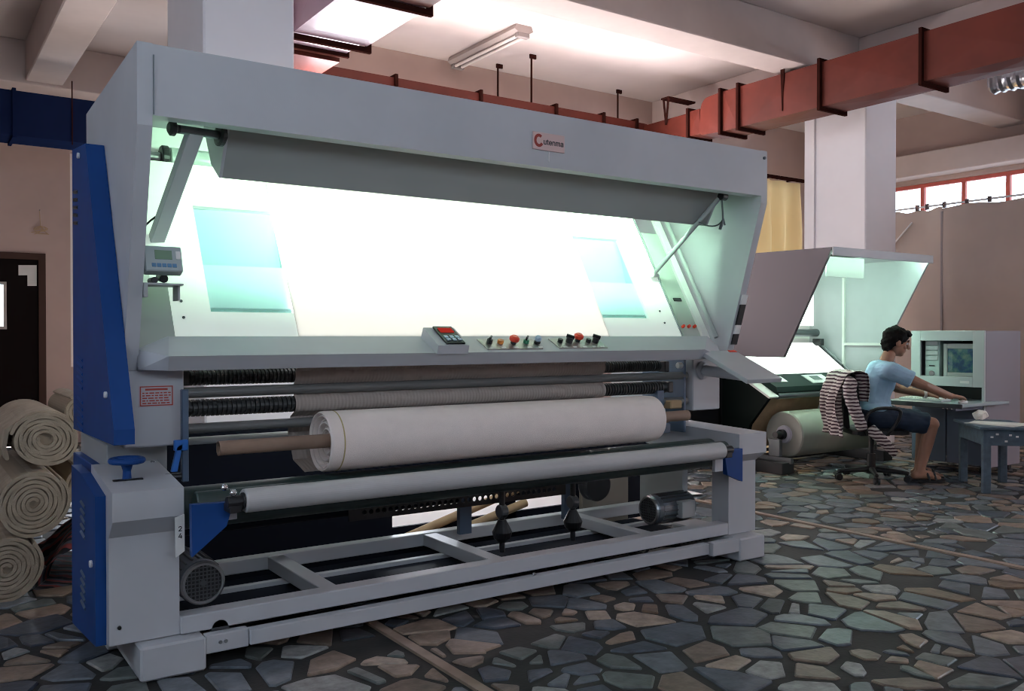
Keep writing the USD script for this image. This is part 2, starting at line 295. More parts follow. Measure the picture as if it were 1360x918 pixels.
def stone_mesh(g, z):
    v = sg.polygon.orient(g).exterior.coords[:-1]; v = np.array(v); n = len(v); c = v.mean(0); e = v-c; L = np.linalg.norm(e, axis=1, keepdims=True); t = c+e*(1-np.minimum(.007/L, .3))
    V = np.vstack([np.c_[v, np.full(n, -.012)], np.c_[v, np.full(n, z-.004)], np.c_[t, np.full(n, z)]]); F = []
    for k in range(2):
        for j in range(n): q = (j+1) % n; F += [[k*n+j, k*n+q, (k+1)*n+q], [k*n+j, (k+1)*n+q, (k+1)*n+j]]
    F += [[2*n, 2*n+j, 2*n+j+1] for j in range(1, n-1)]
    return trimesh.Trimesh(V, np.array(F), process=False)
stones.sort(key=lambda s: -s[0]); rest = {}
for k, (a, g) in enumerate(stones):
    ci = int(rng.choice(len(STONES), p=stone_w/stone_w.sum())); me = stone_mesh(g, rng.uniform(-.0035, .0))
    if k < 300: part(floor, 'paving_stone', me, STONES[ci])
    else: rest.setdefault(ci, []).append(me)
for ci, ms in rest.items(): part(floor, 'far_paving_stones', ms, STONES[ci], kind='stuff')
for a in (1.622, 4.79, 7.96): part(floor, 'divider_strip', box(a-.022, a+.022, -1.6, 10.9 if a < 2 else 8.55, -.012, .001), STRIPS)

# ------------------------------------------------------------------ the large inspection machine
mach = thing('fabric_inspection_machine', 'large grey fabric inspection machine with lit slanted table and blue side covers', 'inspection machine', (2.29, 3.7, 0))
X0, X1 = .67, 3.92
for a, lab in ((X0, None), (X1-.05, None)):                  # cheeks of the hood
    p = part(mach, 'hood_side_panel', prism_x([(3.25, 1.925), (3.25, 2.21), (4.26, 2.165), (4.26, 1.05), (3.50, 1.072)], a, a+.05), GREY)
part(mach, 'hood_edge_seam', box(X0+.052, X0+.056, 3.243, 3.25, 1.965, 2.17), STEELD)
fas = part(mach, 'fascia', [prism_x([(3.25, 1.963), (3.25, 2.208), (3.262, 2.211), (3.275, 2.211), (3.275, 1.975), (3.32, 1.975), (3.32, 1.963)], X0+.05, X1-.05)], GREY)
part(mach, 'hood_roof', prism_x([(3.275, 2.185), (3.275, 2.209), (4.26, 2.165), (4.26, 2.14)], X0+.05, X1-.05), GREY)
part(mach, 'hood_back_panel', box(X0+.05, X1-.05, 4.235, 4.26, 1.98, 2.14), WHITEP)
# lamp shade with its tubes
sh = part(mach, 'lamp_shade', prism_x([(3.392, 1.99), (3.495, 1.812), (3.507, 1.819), (3.412, 1.985), (3.72, 2.10), (3.716, 2.112), (3.395, 2.0)], 1.03, 3.70), SHADEM)
for a in (1.018, 3.70):
    part(sh, 'end_cap', prism_x([(3.392, 1.99), (3.495, 1.812), (3.60, 1.88), (3.74, 2.10), (3.716, 2.112), (3.395, 2.0)], a, a+.012), GREY)
for yy, zz in ((3.478, 1.935),):
    part(sh, 'fluorescent_tube', rod((1.10, yy, zz), (3.64, yy, zz), .019, 16), TUBEM)
    for a in (1.03, 3.64): part(sh, 'tube_holder', box(a, a+.05, yy-.018, yy+.03, zz-.02, zz+.05, .004), WHITE)
part(mach, 'upper_roller', rod((.965, 4.06, 1.975), (X1-.06, 4.06, 1.975), .046, 28), mat('pale_green_roller', (.40, .45, .42), .4))
part(mach, 'roller_end_cap', rod((.93, 4.06, 1.975), (.965, 4.06, 1.975), .052, 24), BLACK); part(mach, 'roller_shaft', rod((X0+.05, 4.06, 1.975), (.93, 4.06, 1.975), .02, 14), STEEL)

# slanted table: y = 3.54 + .58 (z - 1.2)
SL = .58; nrm = np.array([-1, SL])/math.hypot(1, SL)
def TY(z): return 3.54+SL*(z-1.2)
def slab(x0, x1, z0, z1, t=.02, lift=0.0):
    a = np.array([TY(z0), z0])+nrm*lift; b = np.array([TY(z1), z1])+nrm*lift
    return prism_x([a, b, b-nrm*t, a-nrm*t], x0, x1)
ZT, ZB = 1.94, 1.185
WL, WR, WZ0, WZ1 = (1.013, 1.356), (3.03, 3.372), 1.295, 1.748
TX0, TX1 = .80, 3.56
for a in ((TX0, WL[0], ZB, ZT), (WL[0], WL[1], ZB, WZ0), (WL[0], WL[1], WZ1, ZT), (WL[1], WR[0], ZB, ZT), (WR[0], WR[1], ZB, WZ0), (WR[0], WR[1], WZ1, ZT), (WR[1], TX1, ZB, ZT)):
    part(mach, 'table_panel', slab(*a), BACKLIT if a[0] == WL[1] else SIDELIT, 'backlit white centre panel of the table' if a[0] == WL[1] else None)
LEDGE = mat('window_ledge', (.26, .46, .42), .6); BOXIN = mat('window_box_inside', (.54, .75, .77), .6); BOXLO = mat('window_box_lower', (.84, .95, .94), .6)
for (a, b) in (WL, WR):
    w = part(mach, 'table_window', slab(a+.004, b-.004, WZ0+.006, WZ1-.004, .006, -.006), TINT, 'tinted see-through pane set in the white table')
    zm = 1.50
    A = np.array([TY(WZ1), WZ1])-nrm*.025; B = np.array([TY(zm), zm])-nrm*.10; C = np.array([TY(zm), zm])-nrm*.018; D_ = np.array([TY(WZ0+.03), WZ0+.03])-nrm*.024
    part(w, 'upper_reflector', prism_x([A, B, B-nrm*.01, A-nrm*.01], a-.03, b+.03), BOXIN)
    part(w, 'lower_reflector', prism_x([C, D_, D_-nrm*.01, C-nrm*.01], a-.03, b+.03), BOXLO)
    E0 = np.array([TY(WZ0+.04), WZ0+.04])-nrm*.03; E1 = np.array([TY(WZ0-.01), WZ0-.01])-nrm*.03
    part(w, 'ledge', prism_x([E0, E1, E1-nrm*.08, E0-nrm*.08], a-.03, b+.03), LEDGE)
    for c in (a-.03, b+.02): part(w, 'side_cheek', prism_x([np.array([TY(WZ0-.02), WZ0-.02])-nrm*.021, np.array([TY(WZ1+.02), WZ1+.02])-nrm*.021, np.array([TY(WZ1+.02), WZ1+.02])-nrm*.2, np.array([TY(WZ0-.02), WZ0-.02])-nrm*.2], c, c+.01), BOXIN)
for xx, zz in ((.905, 1.27), (.905, 1.335), (3.47, 1.27), (3.47, 1.335)):
    part(mach, 'panel_screw', rod((xx, TY(zz)-.004, zz+.002), (xx, TY(zz)+.01, zz-.004), .006, 10), STEELD)
cs = part(mach, 'control_strip', slab(3.575, 3.705, ZB, 1.80, .02, .004), mat('pale_green_strip', (.42, .47, .42), .5))
for k in range(3): 
    xx, zz = 3.592+.044*k, 1.247; part(cs, 'red_lamp', rod((xx, TY(zz)-.018, zz+.01), (xx, TY(zz)+.004, zz-.002), .009, 12), RED)
zz = 1.405; part(cs, 'slot', obox((3.64, TY(zz)-.006, zz), (1, 0, 0), (0, SL/1.156, 1/1.156), (0, nrm[0], nrm[1]), .030, .010, .003), BLACK)
part(mach, 'table_edge_strip', slab(3.725, 3.775, ZB, ZT, .02, .004), WHITEP)
part(mach, 'guide_tube', rod((3.81, TY(1.19)-.02, 1.19), (3.81, TY(1.93)-.02, 1.93), .014, 14), GREYD)
part(mach, 'table_edge_strip', slab(3.565, 3.572, ZB, ZT, .03, .0), GREYD)

part(mach, 'filler_panel', box(.722, .84, 3.535, 3.55, 1.075, 1.21), GREYD); part(mach, 'left_strip', slab(.724, .86, 1.13, 1.40, .02, .012), UsdShade.Material.Get(stage, '/World/Looks/pale_green_strip')); part(mach, 'table_edge_strip', slab(.724, .80, 1.40, ZT, .02, .0), WHITEP)
# desk with chamfered ends and its lip
DY0, DZ0, DY1, DZ1 = 3.35, 1.126, 3.50, 1.198
V = [(.795, DY0, DZ0), (3.545, DY0, DZ0), (.83, DY1, DZ1), (3.72, DY1, DZ1), (.715, DY1, 1.15), (3.80, DY1, 1.15), (.715, 3.46, 1.075), (3.80, 3.46, 1.075), (.80, 3.385, 1.072), (3.54, 3.385, 1.072), (.72, 3.56, 1.075), (3.80, 3.56, 1.075), (.83, 3.555, 1.196), (3.72, 3.555, 1.196)]
desk = part(mach, 'desk', hull(V), GREY)
sdir = np.array([0, DY1-DY0, DZ1-DZ0]); sl = np.linalg.norm(sdir); sdir /= sl; nd = np.array([0, -sdir[2], sdir[1]]); ex = np.array([1.0, 0, 0])
def D(x, s, h): return np.array([x, DY0, DZ0])+sdir*s+nd*h
# counter box with red digits
cx = 1.975
cb = part(desk, 'counter_box', [hull([D(cx+i*.078, j, k) for i in (-1, 1) for j, k in ((-.012, 0), (.15, 0), (.15, .05), (-.005, .038))])], GREY)
part(cb, 'counter_face', hull([D(cx+.012+i*.047, .002+j*.142, .0395+j*.012+k) for i in (-1, 1) for j in (0, 1) for k in (0, .008)]), BLACK)
part(cb, 'red_display', hull([D(cx+.012+i*.034, .088+j*.036, .0555+j*.003+k) for i in (-1, 1) for j in (0, 1) for k in (0, .003)]), SCREENR)
for i in range(3):
    for j in range(2): part(cb, 'counter_key', hull([D(cx-.014+i*.028+a*.009, .026+j*.026+b*.009, .051+k) for a in (-1, 1) for b in (-1, 1) for k in (0, .004)]), PALEBLUE)
def knob(pp, x, s, h0, name, mt, r, h, capm=None, capr=0):
    k = part(pp, name, rod(D(x, s, h0), D(x, s, h0+h), r, 16, .002), mt)
    if capm: part(pp, 'button_cap', lathe(D(x, s, h0+h), D(x, s, h0+h+.03), [(0, capr*.8), (.006, capr), (.018, capr), (.026, capr*.6)], 18), capm)
b1 = part(desk, 'button_panel', obox(D(2.33, .075, .002), ex, sdir, nd, .155, .052, .003, .001), ALU)
for x, n_, mt, r, h in ((2.215, 'switch', BLACK, .014, .022), (2.275, 'push_button', ORANGE, .015, .018), (2.42, 'push_button', GREENP, .014, .018)): knob(b1, x, .08, .005, n_, mt, r, h)
for x in (2.215, 2.42): part(b1, 'switch_lever', obox(D(x, .08, .032), (.7, .7*sdir[1], .7*sdir[2]), np.cross(nd, (.7, .7*sdir[1], .7*sdir[2])), nd, .016, .004, .008, .001), BLACK)
knob(b1, 2.345, .075, .005, 'stop_button', BLACK, .014, .014, RED, .024); knob(b1, 2.485, .08, .005, 'push_button', BLACK, .016, .012, PALEBLUE, .016)
for x in (2.215, 2.275, 2.345, 2.42, 2.485): part(b1, 'button_label', obox(D(x-.006, .036, .0055), ex, sdir, nd, .013, .006, .0006), WHITE)
b2 = part(desk, 'button_panel', obox(D(2.735, .078, .002), ex, sdir, nd, .15, .052, .003, .001), ALU)
for x, n_, mt, r, h in ((2.625, 'switch', BLACK, .013, .02), (2.68, 'switch', BLACK, .017, .028), (2.80, 'switch', BLACK, .013, .02), (2.845, 'switch', BLACK, .017, .026)): knob(b2, x, .085, .005, n_, mt, r, h)
for x in (2.68, 2.845): part(b2, 'switch_lever', obox(D(x, .085, .036), (.7, -.7*sdir[1], -.7*sdir[2]), np.cross(nd, (.7, -.7*sdir[1], -.7*sdir[2])), nd, .02, .005, .009, .001), BLACK)
knob(b2, 2.74, .095, .005, 'stop_button', BLACK, .014, .016, RED, .024)
for x in (2.63, 2.69, 2.75, 2.81, 2.86): part(b2, 'button_label', obox(D(x-.006, .036, .0055), ex, sdir, nd, .012, .006, .0006), WHITE)

# left and right columns under the hood
colL = part(mach, 'column_box', box(X0, .885, 3.50, 4.25, .785, 1.074, .006), GREY)
colR = part(mach, 'column_box', box(3.655, 3.875, 3.545, 4.25, .78, 1.07, .006), GREY)
lab = part(colL, 'warning_label', box(.722, .848, 3.4985, 3.50, .935, 1.015), mat('label_plate', (.50, .45, .47), .5), 'small warning label with a red border and rows of print')
part(lab, 'label_border', [box(.726, .844, 3.4975, 3.4985, 1.008, 1.012), box(.726, .844, 3.4975, 3.4985, .938, .942), box(.726, .730, 3.4975, 3.4985, .942, 1.008), box(.840, .844, 3.4975, 3.4985, .942, 1.008)], REDINK)
def text_xz(t, h, x, y, z, bold=False, depth=.001):        # reads along +x, faces -y
    m = meshkit.text_mesh(t, h, depth, bold); v = m.vertices.copy(); m.vertices = np.c_[v[:, 0]+x, y-v[:, 2], v[:, 1]+z]; m.fix_normals(); return m
r_ = np.random.default_rng(3); rows = []
rows_red = [box(.745+.0, .825, 3.4978, 3.4985, .996, 1.003)]
for q in range(5):
    x = .735
    while x < .83:
        w = r_.uniform(.006, .02); rows.append(box(x, min(x+w, .836), 3.4978, 3.4985, .984-q*.0095, .9885-q*.0095)); x += w+.004
part(lab, 'label_heading', rows_red, REDINK); part(lab, 'label_print', rows, REDINK)

# maker's plate on the fascia
sgn = part(fas, 'maker_plate', box(2.335, 2.515, 3.2445, 3.25, 2.036, 2.116, .002), SIGNP, 'pink maker plate with a red ring and dark letters')
ring = sg.LineString([(.02*math.cos(a), .023*math.sin(a)) for a in np.radians(np.linspace(50, 330, 24))]).buffer(.0065, cap_style=2)
ringm = ext(ring, .0012); v = ringm.vertices.copy(); ringm.vertices = np.c_[v[:, 0]+2.368, 3.2445-v[:, 2], v[:, 1]+2.078]; ringm.fix_normals()
part(sgn, 'ring_mark', ringm, mat('logo_red', (.28, .03, .02), .5)); part(sgn, 'lettering', text_xz('utenma', .024, 2.392, 3.2445, 2.064, True), INK)
part(fas, 'plate_wire', box(2.425, 2.428, 3.247, 3.25, 1.99, 2.035), WHITE)
part(fas, 'corner_screw', rod((3.893, 3.24, 2.17), (3.893, 3.252, 2.17), .008, 10), STEELD)

# blue covers on the left side
def louvres(pp, x, y0, z0, n, dy, dz, w, h, mt):
    for k in range(n): part(pp, 'vent_slot', hull([(x-.006*(j == 1), y0+dy*k+w*i, z0+dz*k+h*(j-1)/2+w*i*.12) for i in (0, 1) for j in (0, 1, 2)]+[(x+.002, y0+dy*k+w*i, z0+dz*k+h*(j-1)/2+w*i*.12) for i in (0, 1) for j in (0, 2)]), mt)
bc = part(mach, 'side_cover', prism_x([(3.84, 1.955), (4.17, 1.985), (4.17, .805), (3.30, .822), (3.30, .875)], .60, .668), BLUE)
louvres(bc, .60, 4.03, 1.79, 5, 0, -.032, .10, .016, BLACK)
for zz in (1.10, .93):
    louvres(bc, .60, 3.93, zz, 5, 0, -.028, .13, .016, BLUE)
for yy, zz in ((3.42, .99), (3.98, 1.93)): part(bc, 'cover_lock', rod((.59, yy, zz), (.60, yy, zz), .012, 12), WHITE)
part(mach, 'pedestal', box(.64, .86, 3.66, 4.25, .0, .785, .004), GREYD)
pc = part(mach, 'pedestal_cover', box(.605, .64, 3.72, 4.22, .05, .70, .004), BLUE)
cab = part(mach, 'front_cabinet', prism_x([(3.25, .665), (3.25, .566), (3.318, .50), (3.318, .125), (3.655, .125), (3.655, .715)], .585, .82), GREY)
cc = part(cab, 'cabinet_cover', prism_x([(3.365, .125), (3.365, .64), (3.655, .685), (3.88, .69), (3.88, .065), (3.365, .118)], .55, .585), BLUE)
louvres(cc, .55, 3.57, .57, 5, .0, -.028, .085, .014, STEELBLUE); louvres(cc, .55, 3.57, .31, 5, .0, -.028, .085, .014, STEELBLUE)
part(cc, 'cover_lock', rod((.54, 3.425, .395), (.55, 3.425, .395), .013, 12), WHITE)
part(cab, 'key_hole', rod((.618, 3.312, .185), (.618, 3.32, .185), .007, 10), BLACK)
part(cab, 'slot', obox((.665, 3.40, .683), (1, 0, 0), (0, .99, .12), (0, -.12, .99), .05, .008, .004), BLACK)
hw = part(cab, 'hand_wheel', lathe((.665, 3.42, .685), (.665, 3.42, .80), [(0, .016), (.03, .014), (.05, .02), (.058, .022), (.066, .02), (.068, .008)], 20), BLUE)
tor = trimesh.creation.torus(.052, .0115, 28, 12); tor.apply_translation((.665, 3.42, .752)); part(hw, 'rim', tor, BLUE)
part(hw, 'spoke', [rod((.665, 3.42, .745), (.665+.05*math.cos(a), 3.42+.05*math.sin(a), .752), .008, 8) for a in (0.4, 2.5, 4.6)], BLUE)

# right post, mirrored
rp = part(mach, 'front_post', prism_x([(3.225, .675), (3.225, .565), (3.30, .515), (3.30, .125), (3.42, .125), (3.42, .50), (3.95, .56), (3.95, .70)], 3.675, 3.89), GREY)
part(rp, 'post_cover', prism_x([(3.32, .13), (3.32, .50), (3.415, .50), (3.415, .13)], 3.89, 3.91), BLUE)
# feet, sills and beams
fL = part(mach, 'foot', box(.672, .895, 3.245, 3.75, 0, .122, .008), GREY)
fR = part(mach, 'foot', box(3.66, 3.86, 3.205, 3.72, 0, .122, .008), GREY)
el = part(mach, 'foot_arm', box(.895, 1.05, 3.25, 3.29, .055, .122, .003), GREY)
for xx in (.945, .965): part(el, 'bolt', rod((xx, 3.243, .092), (xx, 3.25, .092), .007, 8), STEEL)
part(el, 'guide_wheel', rod((.96, 3.30, .125), (.96, 3.33, .125), .035, 24), STEELD)
part(mach, 'foot_arm', box(3.46, 3.66, 3.21, 3.25, .055, .125, .003), GREY)
lb = part(mach, 'lower_rail', box(1.05, 3.46, 3.235, 3.28, .062, .118, .003), GREY)
part(lb, 'bolt', rod((2.35, 3.25, .122), (2.35, 3.26, .122), .008, 8), STEEL)
part(mach, 'front_beam', box(.82, 3.675, 3.30, 3.38, .126, .190, .004), GREY)
part(mach, 'rear_beam', box(.86, 3.80, 4.00, 4.06, .126, .190, .004), GREY)
part(mach, 'rear_beam', box(.86, 3.80, 3.80, 3.83, .10, .126, .003), GREY)
for a in (1.38, 2.19, 3.12): part(mach, 'cross_beam', box(a, a+.075, 3.38, 4.00, .128, .186, .003), GREY)

# motors
def motor(x, y, z, ax, L, r, nm):
    ax = np.array(ax, float); a = np.array([x, y, z]); b = a+ax*L
    m = part(mach, nm, lathe(a, b, [(0, r*.86), (.012, r*.98), (.04, r), (.05, r*.93), (L-.02, r*.93), (L, r*.7)], 32), mat(nm+'_paint', (.16, .19, .22), .35, .6))
    _, d_, u, w, _ = frame_to(a, b); g = []
    for k in range(-4, 5):
        o = k*r*.17; h = math.sqrt(max((r*.78)**2-o*o, 0))
        for p_, q_ in ((u, w), (w, u)): g.append(obox(a-d_*.002+p_*o, q_, p_, d_, h, .0018, .002))
    part(m, 'fan_guard_back', rod(a-d_*.001, a+d_*.0, r*.80, 28, 0), BLACK); part(m, 'fan_grille', g, STEELD); part(m, 'grille_boss', rod(a-d_*.006, a, .012, 12), STEELD)
    part(m, 'guard_ring', lathe(a-d_*.008, a, [(0, r*.80), (0, r*.90), (.008, r*.98), (.008, r*.8), (0, r*.80)], 32, False), STEEL)
    fins = [obox(a+d_*(L*.5)+(u*math.cos(t)+w*math.sin(t))*r*.97, d_, np.cross(d_, u*math.cos(t)+w*math.sin(t)), u*math.cos(t)+w*math.sin(t), L*.36, .002, r*.07) for t in np.linspace(0, 2*np.pi, 20, endpoint=False)]
    part(m, 'cooling_fins', fins, STEELD); return m
motor(.915, 3.36, .285, (0, 1, 0), .30, .083, 'drive_motor')
mR = motor(3.30, 3.52, .265, (1, 0, 0), .30, .080, 'winding_motor')
part(mR, 'terminal_box', box(3.44, 3.54, 3.41, 3.47, .22, .31, .004), GREYD)
part(mach, 'pulley', lathe((3.22, 3.84, .36), (3.22, 3.92, .36), [(0, .02), (0, .085), (.012, .09), (.02, .078), (.06, .078), (.068, .09), (.08, .085), (.08, .02)], 32), STEELD)
part(mach, 'gear_case', prism_x([(3.60, .20), (3.60, .44), (3.80, .52), (3.95, .45), (3.95, .20)], 3.63, 3.672), GREYD)
# two black drive spindles standing in the frame, perforated cable tray at the back
for xx in (2.42, 2.86):
    s = part(mach, 'drive_spindle', rod((xx, 3.62, .14), (xx, 3.62, .50), .014, 12), BLACK)
    part(s, 'coupling', lathe((xx, 3.62, .19), (xx, 3.62, .30), [(0, .02), (.02, .042), (.05, .05), (.08, .035), (.11, .02)], 18), BLACK)
    part(s, 'sprocket', rod((xx-.02, 3.62, .34), (xx+.02, 3.62, .34), .034, 18), STEELD)
tray = sg.box(1.72, .33, 3.0, .46)
for k in range(34):
    c = (1.80+k*.034, .365+.055*(k % 2 == 0)*0+.0); tray = tray.difference(sg.Point(c).buffer(.0125, quad_segs=3))
part(mach, 'cable_tray', prism_y(tray, 3.86, 3.868), BLACK)
NAVY = mat('navy_panel', (.008, .010, .018), .6, spec=.1)
part(mach, 'tray_bracket', box(2.33, 2.40, 3.87, 3.90, .19, .46), STEELBLUE); part(mach, 'tray_bracket', box(3.0, 3.06, 3.87, 3.90, .19, .50), STEELBLUE)
part(mach, 'rear_panel', prism_y([(.87, .02), (2.10, .02), (2.10, .33), (2.78, .33), (2.78, .12), (2.88, .12), (2.88, .285), (3.29, .285), (3.29, .165), (2.88, .165), (2.88, .12), (3.33, .06), (3.95, .06), (3.95, .755), (.87, .755)][:7]+[(2.88, .285), (3.29, .285), (3.29, .06), (3.95, .06), (3.95, .755), (.87, .755)], 4.17, 4.19), NAVY); part(mach, 'rear_sill', box(2.10, 3.29, 4.17, 4.19, .015, .20), NAVY); part(mach, 'rear_cover', box(3.335, 3.70, 4.13, 4.165, .06, .40, .004), mat('beige_cover', (.20, .18, .15), .6))
part(mach, 'rear_roller', rod((.90, 3.92, .40), (2.35, 3.92, .40), .055, 24), NAVY); part(mach, 'dust_tray', box(.90, 3.62, 3.385, 3.995, .095, .105), NAVY)
part(mach, 'wiring', wire(curve([(3.02, 3.84, .46), (2.98, 3.80, .42), (3.06, 3.78, .40), (3.15, 3.80, .47)], 16), .006), BLACK)

# guide rollers between the columns
def ribbed(x0, x1, y, z, r, pitch=.0165):
    prof = []; s = 0
    while s < x1-x0-pitch: prof += [(s, r), (s+pitch*.55, r), (s+pitch*.62, r*.78), (s+pitch*.94, r*.78)]; s += pitch
    return lathe((x0, y, z), (x1, y, z), prof+[(x1-x0, r)], 20)
XA, XB = .90, 3.64
part(mach, 'ribbed_roller', ribbed(XA+.03, XB-.20, 3.60, 1.035, .031), RUB)
part(mach, 'guide_roller', rod((XA, 3.58, .977), (XB, 3.58, .977), .021, 20), GUIDE)
part(mach, 'ribbed_roller', ribbed(XA, XB-.16, 3.60, .915, .034, .019), RUB)
part(mach, 'guide_roller', rod((XA, 3.58, .837), (XB, 3.58, .837), .020, 20), GUIDE)
part(mach, 'guide_roller', rod((XA, 3.72, .772), (XB, 3.72, .772), .016, 16), GREYD)
part(mach, 'rear_bar', box(XA, XB, 3.78, 3.81, .80, .815), STEELD)
for xx, zz in ((.893, 1.035), (.893, .915), (3.47, 1.03), (3.50, .915)): part(mach, 'bearing_block', box(xx, xx+.035, 3.575, 3.63, zz-.03, zz+.03, .004), BLACK)
part(mach, 'side_plate', box(3.60, 3.618, 3.56, 3.90, .66, 1.07, .003), STEELBLUE); part(mach, 'bearing_cap', rod((3.55, 3.56, 1.035), (3.58, 3.56, 1.035), .017, 14), WHITE)
part(mach, 'brake_block', box(3.44, 3.53, 3.60, 3.66, .715, .765, .006), BRAKE); part(mach, 'brake_block', box(3.46, 3.55, 3.52, 3.60, .80, .845, .006), BRAKE)
part(mach, 'bearing_bracket', [box(3.40, 3.45, 3.56, 3.60, .78, .90, .003), box(3.39, 3.46, 3.52, 3.60, .67, .72, .003)], STEELBLUE)
# cradle rollers
part(mach, 'carrier_roller', rod((.835, 3.40, .562), (3.64, 3.40, .562), .078, 40), GREENR)
part(mach, 'carrier_roller', rod((.86, 3.262, .598), (3.60, 3.262, .598), .044, 36), GREENR)
part(mach, 'pressure_roller', rod((1.00, 3.165, .612), (3.44, 3.165, .612), .040, 32), LIGHTR)
fr = part(mach, 'front_roller', rod((.985, 3.10, .622), (3.40, 3.10, .622), .042, 36), LIGHTR)
for xx in (.985, 1.00, 3.40): part(fr, 'roller_end', rod((xx-.008, 3.10, .622), (xx+.003, 3.10, .622), .030, 24), BLACK)
for xx in (.925, 3.41): part(mach, 'roller_bearing', [rod((xx, 3.10, .622), (xx+.06, 3.10, .622), .022, 18), box(xx+.005, xx+.05, 3.08, 3.20, .585, .612, .003)], BLACK)
part(mach, 'bearing_screw', ball((.945, 3.09, .655), .013), CHROME); part(mach, 'bearing_screw', ball((.93, 3.14, .668), .012), CHROME)
bp = part(mach, 'roller_bracket', prism_y([(.82, .617), (.965, .612), (.94, .53), (.822, .436)], 3.15, 3.18), BLUE)
part(bp, 'bracket_foot', box(.94, .985, 3.175, 3.195, .545, .60, .002), GREY)
sl_ = part(cab, 'scale_plate', prism_y([(.788, .56), (.82, .57), (.82, .44), (.79, .42)], 3.243, 3.25), WHITE, 'white scale plate with dark figures')
part(sl_, 'figures', [text_xz('2', .017, .797, 3.243, .512, True), text_xz('4', .017, .797, 3.243, .487, True)], INK)
bq = part(mach, 'roller_bracket', prism_y([(3.52, .605), (3.66, .605), (3.66, .43), (3.545, .475)], 3.19, 3.22), BLUE)
part(bq, 'bracket_foot', box(3.44, 3.50, 3.18, 3.20, .50, .58, .002), GREY)
# blue swing arm left of the rollers
arm = part(mach, 'swing_arm', box(.858, .882, 3.42, 3.45, .655, 1.0, .003), STEELBLUE)
part(arm, 'arm_lever', [hull([(.815, 3.40, .70), (.835, 3.40, .70), (.835, 3.40, .79), (.855, 3.40, .80), (.815, 3.42, .70), (.855, 3.42, .80), (.835, 3.42, .79)]), box(.825, .875, 3.40, 3.42, .775, .815, .003)], mat('bright_blue_paint', (.02, .14, .48), .4))
part(arm, 'pivot', rod((.80, 3.44, .675), (.86, 3.44, .675), .014, 14), BLACK)
part(mach, 'pedestal_bolt', rod((.80, 3.62, .70), (.80, 3.66, .70), .015, 12), CHROME)

# struts and the little instrument inside the hood
sL = part(mach, 'strut', obox(((.90+.84)/2, (3.385+3.83)/2, (1.955+1.53)/2), *(lambda d_, s_: (d_, s_, np.cross(d_, s_)))(np.array([-.06, .445, -.425])/math.hypot(.06, .445, .425), np.array([.99, .134, 0.0])/math.hypot(.99, .134)), .31, .028, .020, .003), GREY)
part(sL, 'strut_shaft', rod((.83, 3.37, 1.952), (1.02, 3.40, 1.955), .016, 14), STEELD)
part(sL, 'strut_knob', lathe((.80, 3.365, 1.952), (.84, 3.371, 1.952), [(0, .018), (.008, .028), (.022, .028), (.03, .016), (.04, .016)], 18), BLACK)
part(sL, 'strut_disc', lathe((.985, 3.395, 1.955), (1.01, 3.40, 1.955), [(0, .03), (.004, .042), (.018, .042), (.022, .03)], 20), BLACK)
part(sL, 'strut_wire', wire(curve([(.845, 3.70, 1.68), (.80, 3.72, 1.64), (.765, 3.74, 1.58), (.755, 3.76, 1.50)], 10), .004), BLACK)
sR = part(mach, 'strut', rod((3.66, 3.36, 1.945), (3.515, 3.70, 1.56), .0125, 14), GREYD)
part(sR, 'strut_hinge', [rod((3.655, 3.345, 1.955), (3.70, 3.35, 1.955), .022, 16)], BLACK)
part(sR, 'cord', [wire(curve([(3.665, 3.345, 1.94), (3.672, 3.345, 1.88), (3.675, 3.345, 1.83), (3.665, 3.345, 1.79)], 10), .005), wire(curve([(3.675, 3.345, 1.83), (3.64, 3.38, 1.795), (3.60, 3.45, 1.82)], 10), .004), wire([(3.675, 3.345, 1.84), (3.69, 3.345, 1.80)], .005), wire([(3.672, 3.345, 1.82), (3.652, 3.345, 1.775)], .008)], STEELD)
part(sR, 'strut_foot', rod((3.50, 3.712, 1.545), (3.55, 3.72, 1.545), .016, 14), WHITE)
ins = part(mach, 'instrument_shelf', [box(.722, .86, 3.40, 3.56, 1.385, 1.392), box(.722, .735, 3.40, 3.56, 1.34, 1.385), box(.845, .852, 3.42, 3.5, 1.33, 1.385)], GREYD)
ia, ib = np.array([0, .35, .937]), np.array([0, -.937, .35])
ic = np.array([.792, 3.43, 1.475])
iu = part(ins, 'weight_display', obox(ic, ex, ia, ib, .066, .05, .022, .004), mat('display_case', (.38, .45, .46), .45), 'small grey display unit with a green screen and blue keys')
part(iu, 'display_screen', obox(ic+ib*.0225+ia*.014, ex, ia, ib, .030, .018, .001), mat('lcd_green', (.20, .32, .22), .2))
part(iu, 'side_key', obox(ic+ib*.0225+ia*.014+ex*.052, ex, ia, ib, .008, .016, .0015), WHITE)
for k in range(5): part(iu, 'key', obox(ic+ib*.0225-ia*.028+ex*(-.036+k*.018), ex, ia, ib, .007, .007, .002), mat('key_blue', (.10, .24, .42), .4) if k == 0 else stage.GetPrimAtPath('/World/Looks/key_blue') and UsdShade.Material.Get(stage, '/World/Looks/key_blue'))
part(ins, 'cable_plug', [rod((.80, 3.44, 1.41), (.80, 3.50, 1.42), .016, 14), rod((.77, 3.45, 1.405), (.77, 3.52, 1.405), .012, 12)], BLACK)
# switch and cable clips on the right cheek's edge
def cheek_y(z): return 3.25+(1.925-z)*.25/.853
for z0, z1, mt, nm in ((1.375, 1.43, WHITE, 'cable_clip'), (1.21, 1.26, WHITE, 'cable_clip'), (1.26, 1.375, BLACK, 'safety_switch'), (1.15, 1.21, BLACK, 'safety_switch')):
    part(mach, nm, hull([(a, cheek_y(z)-.012+b, z) for a in (3.885, 3.925) for z in (z0, z1) for b in (0, .03)]), mt)

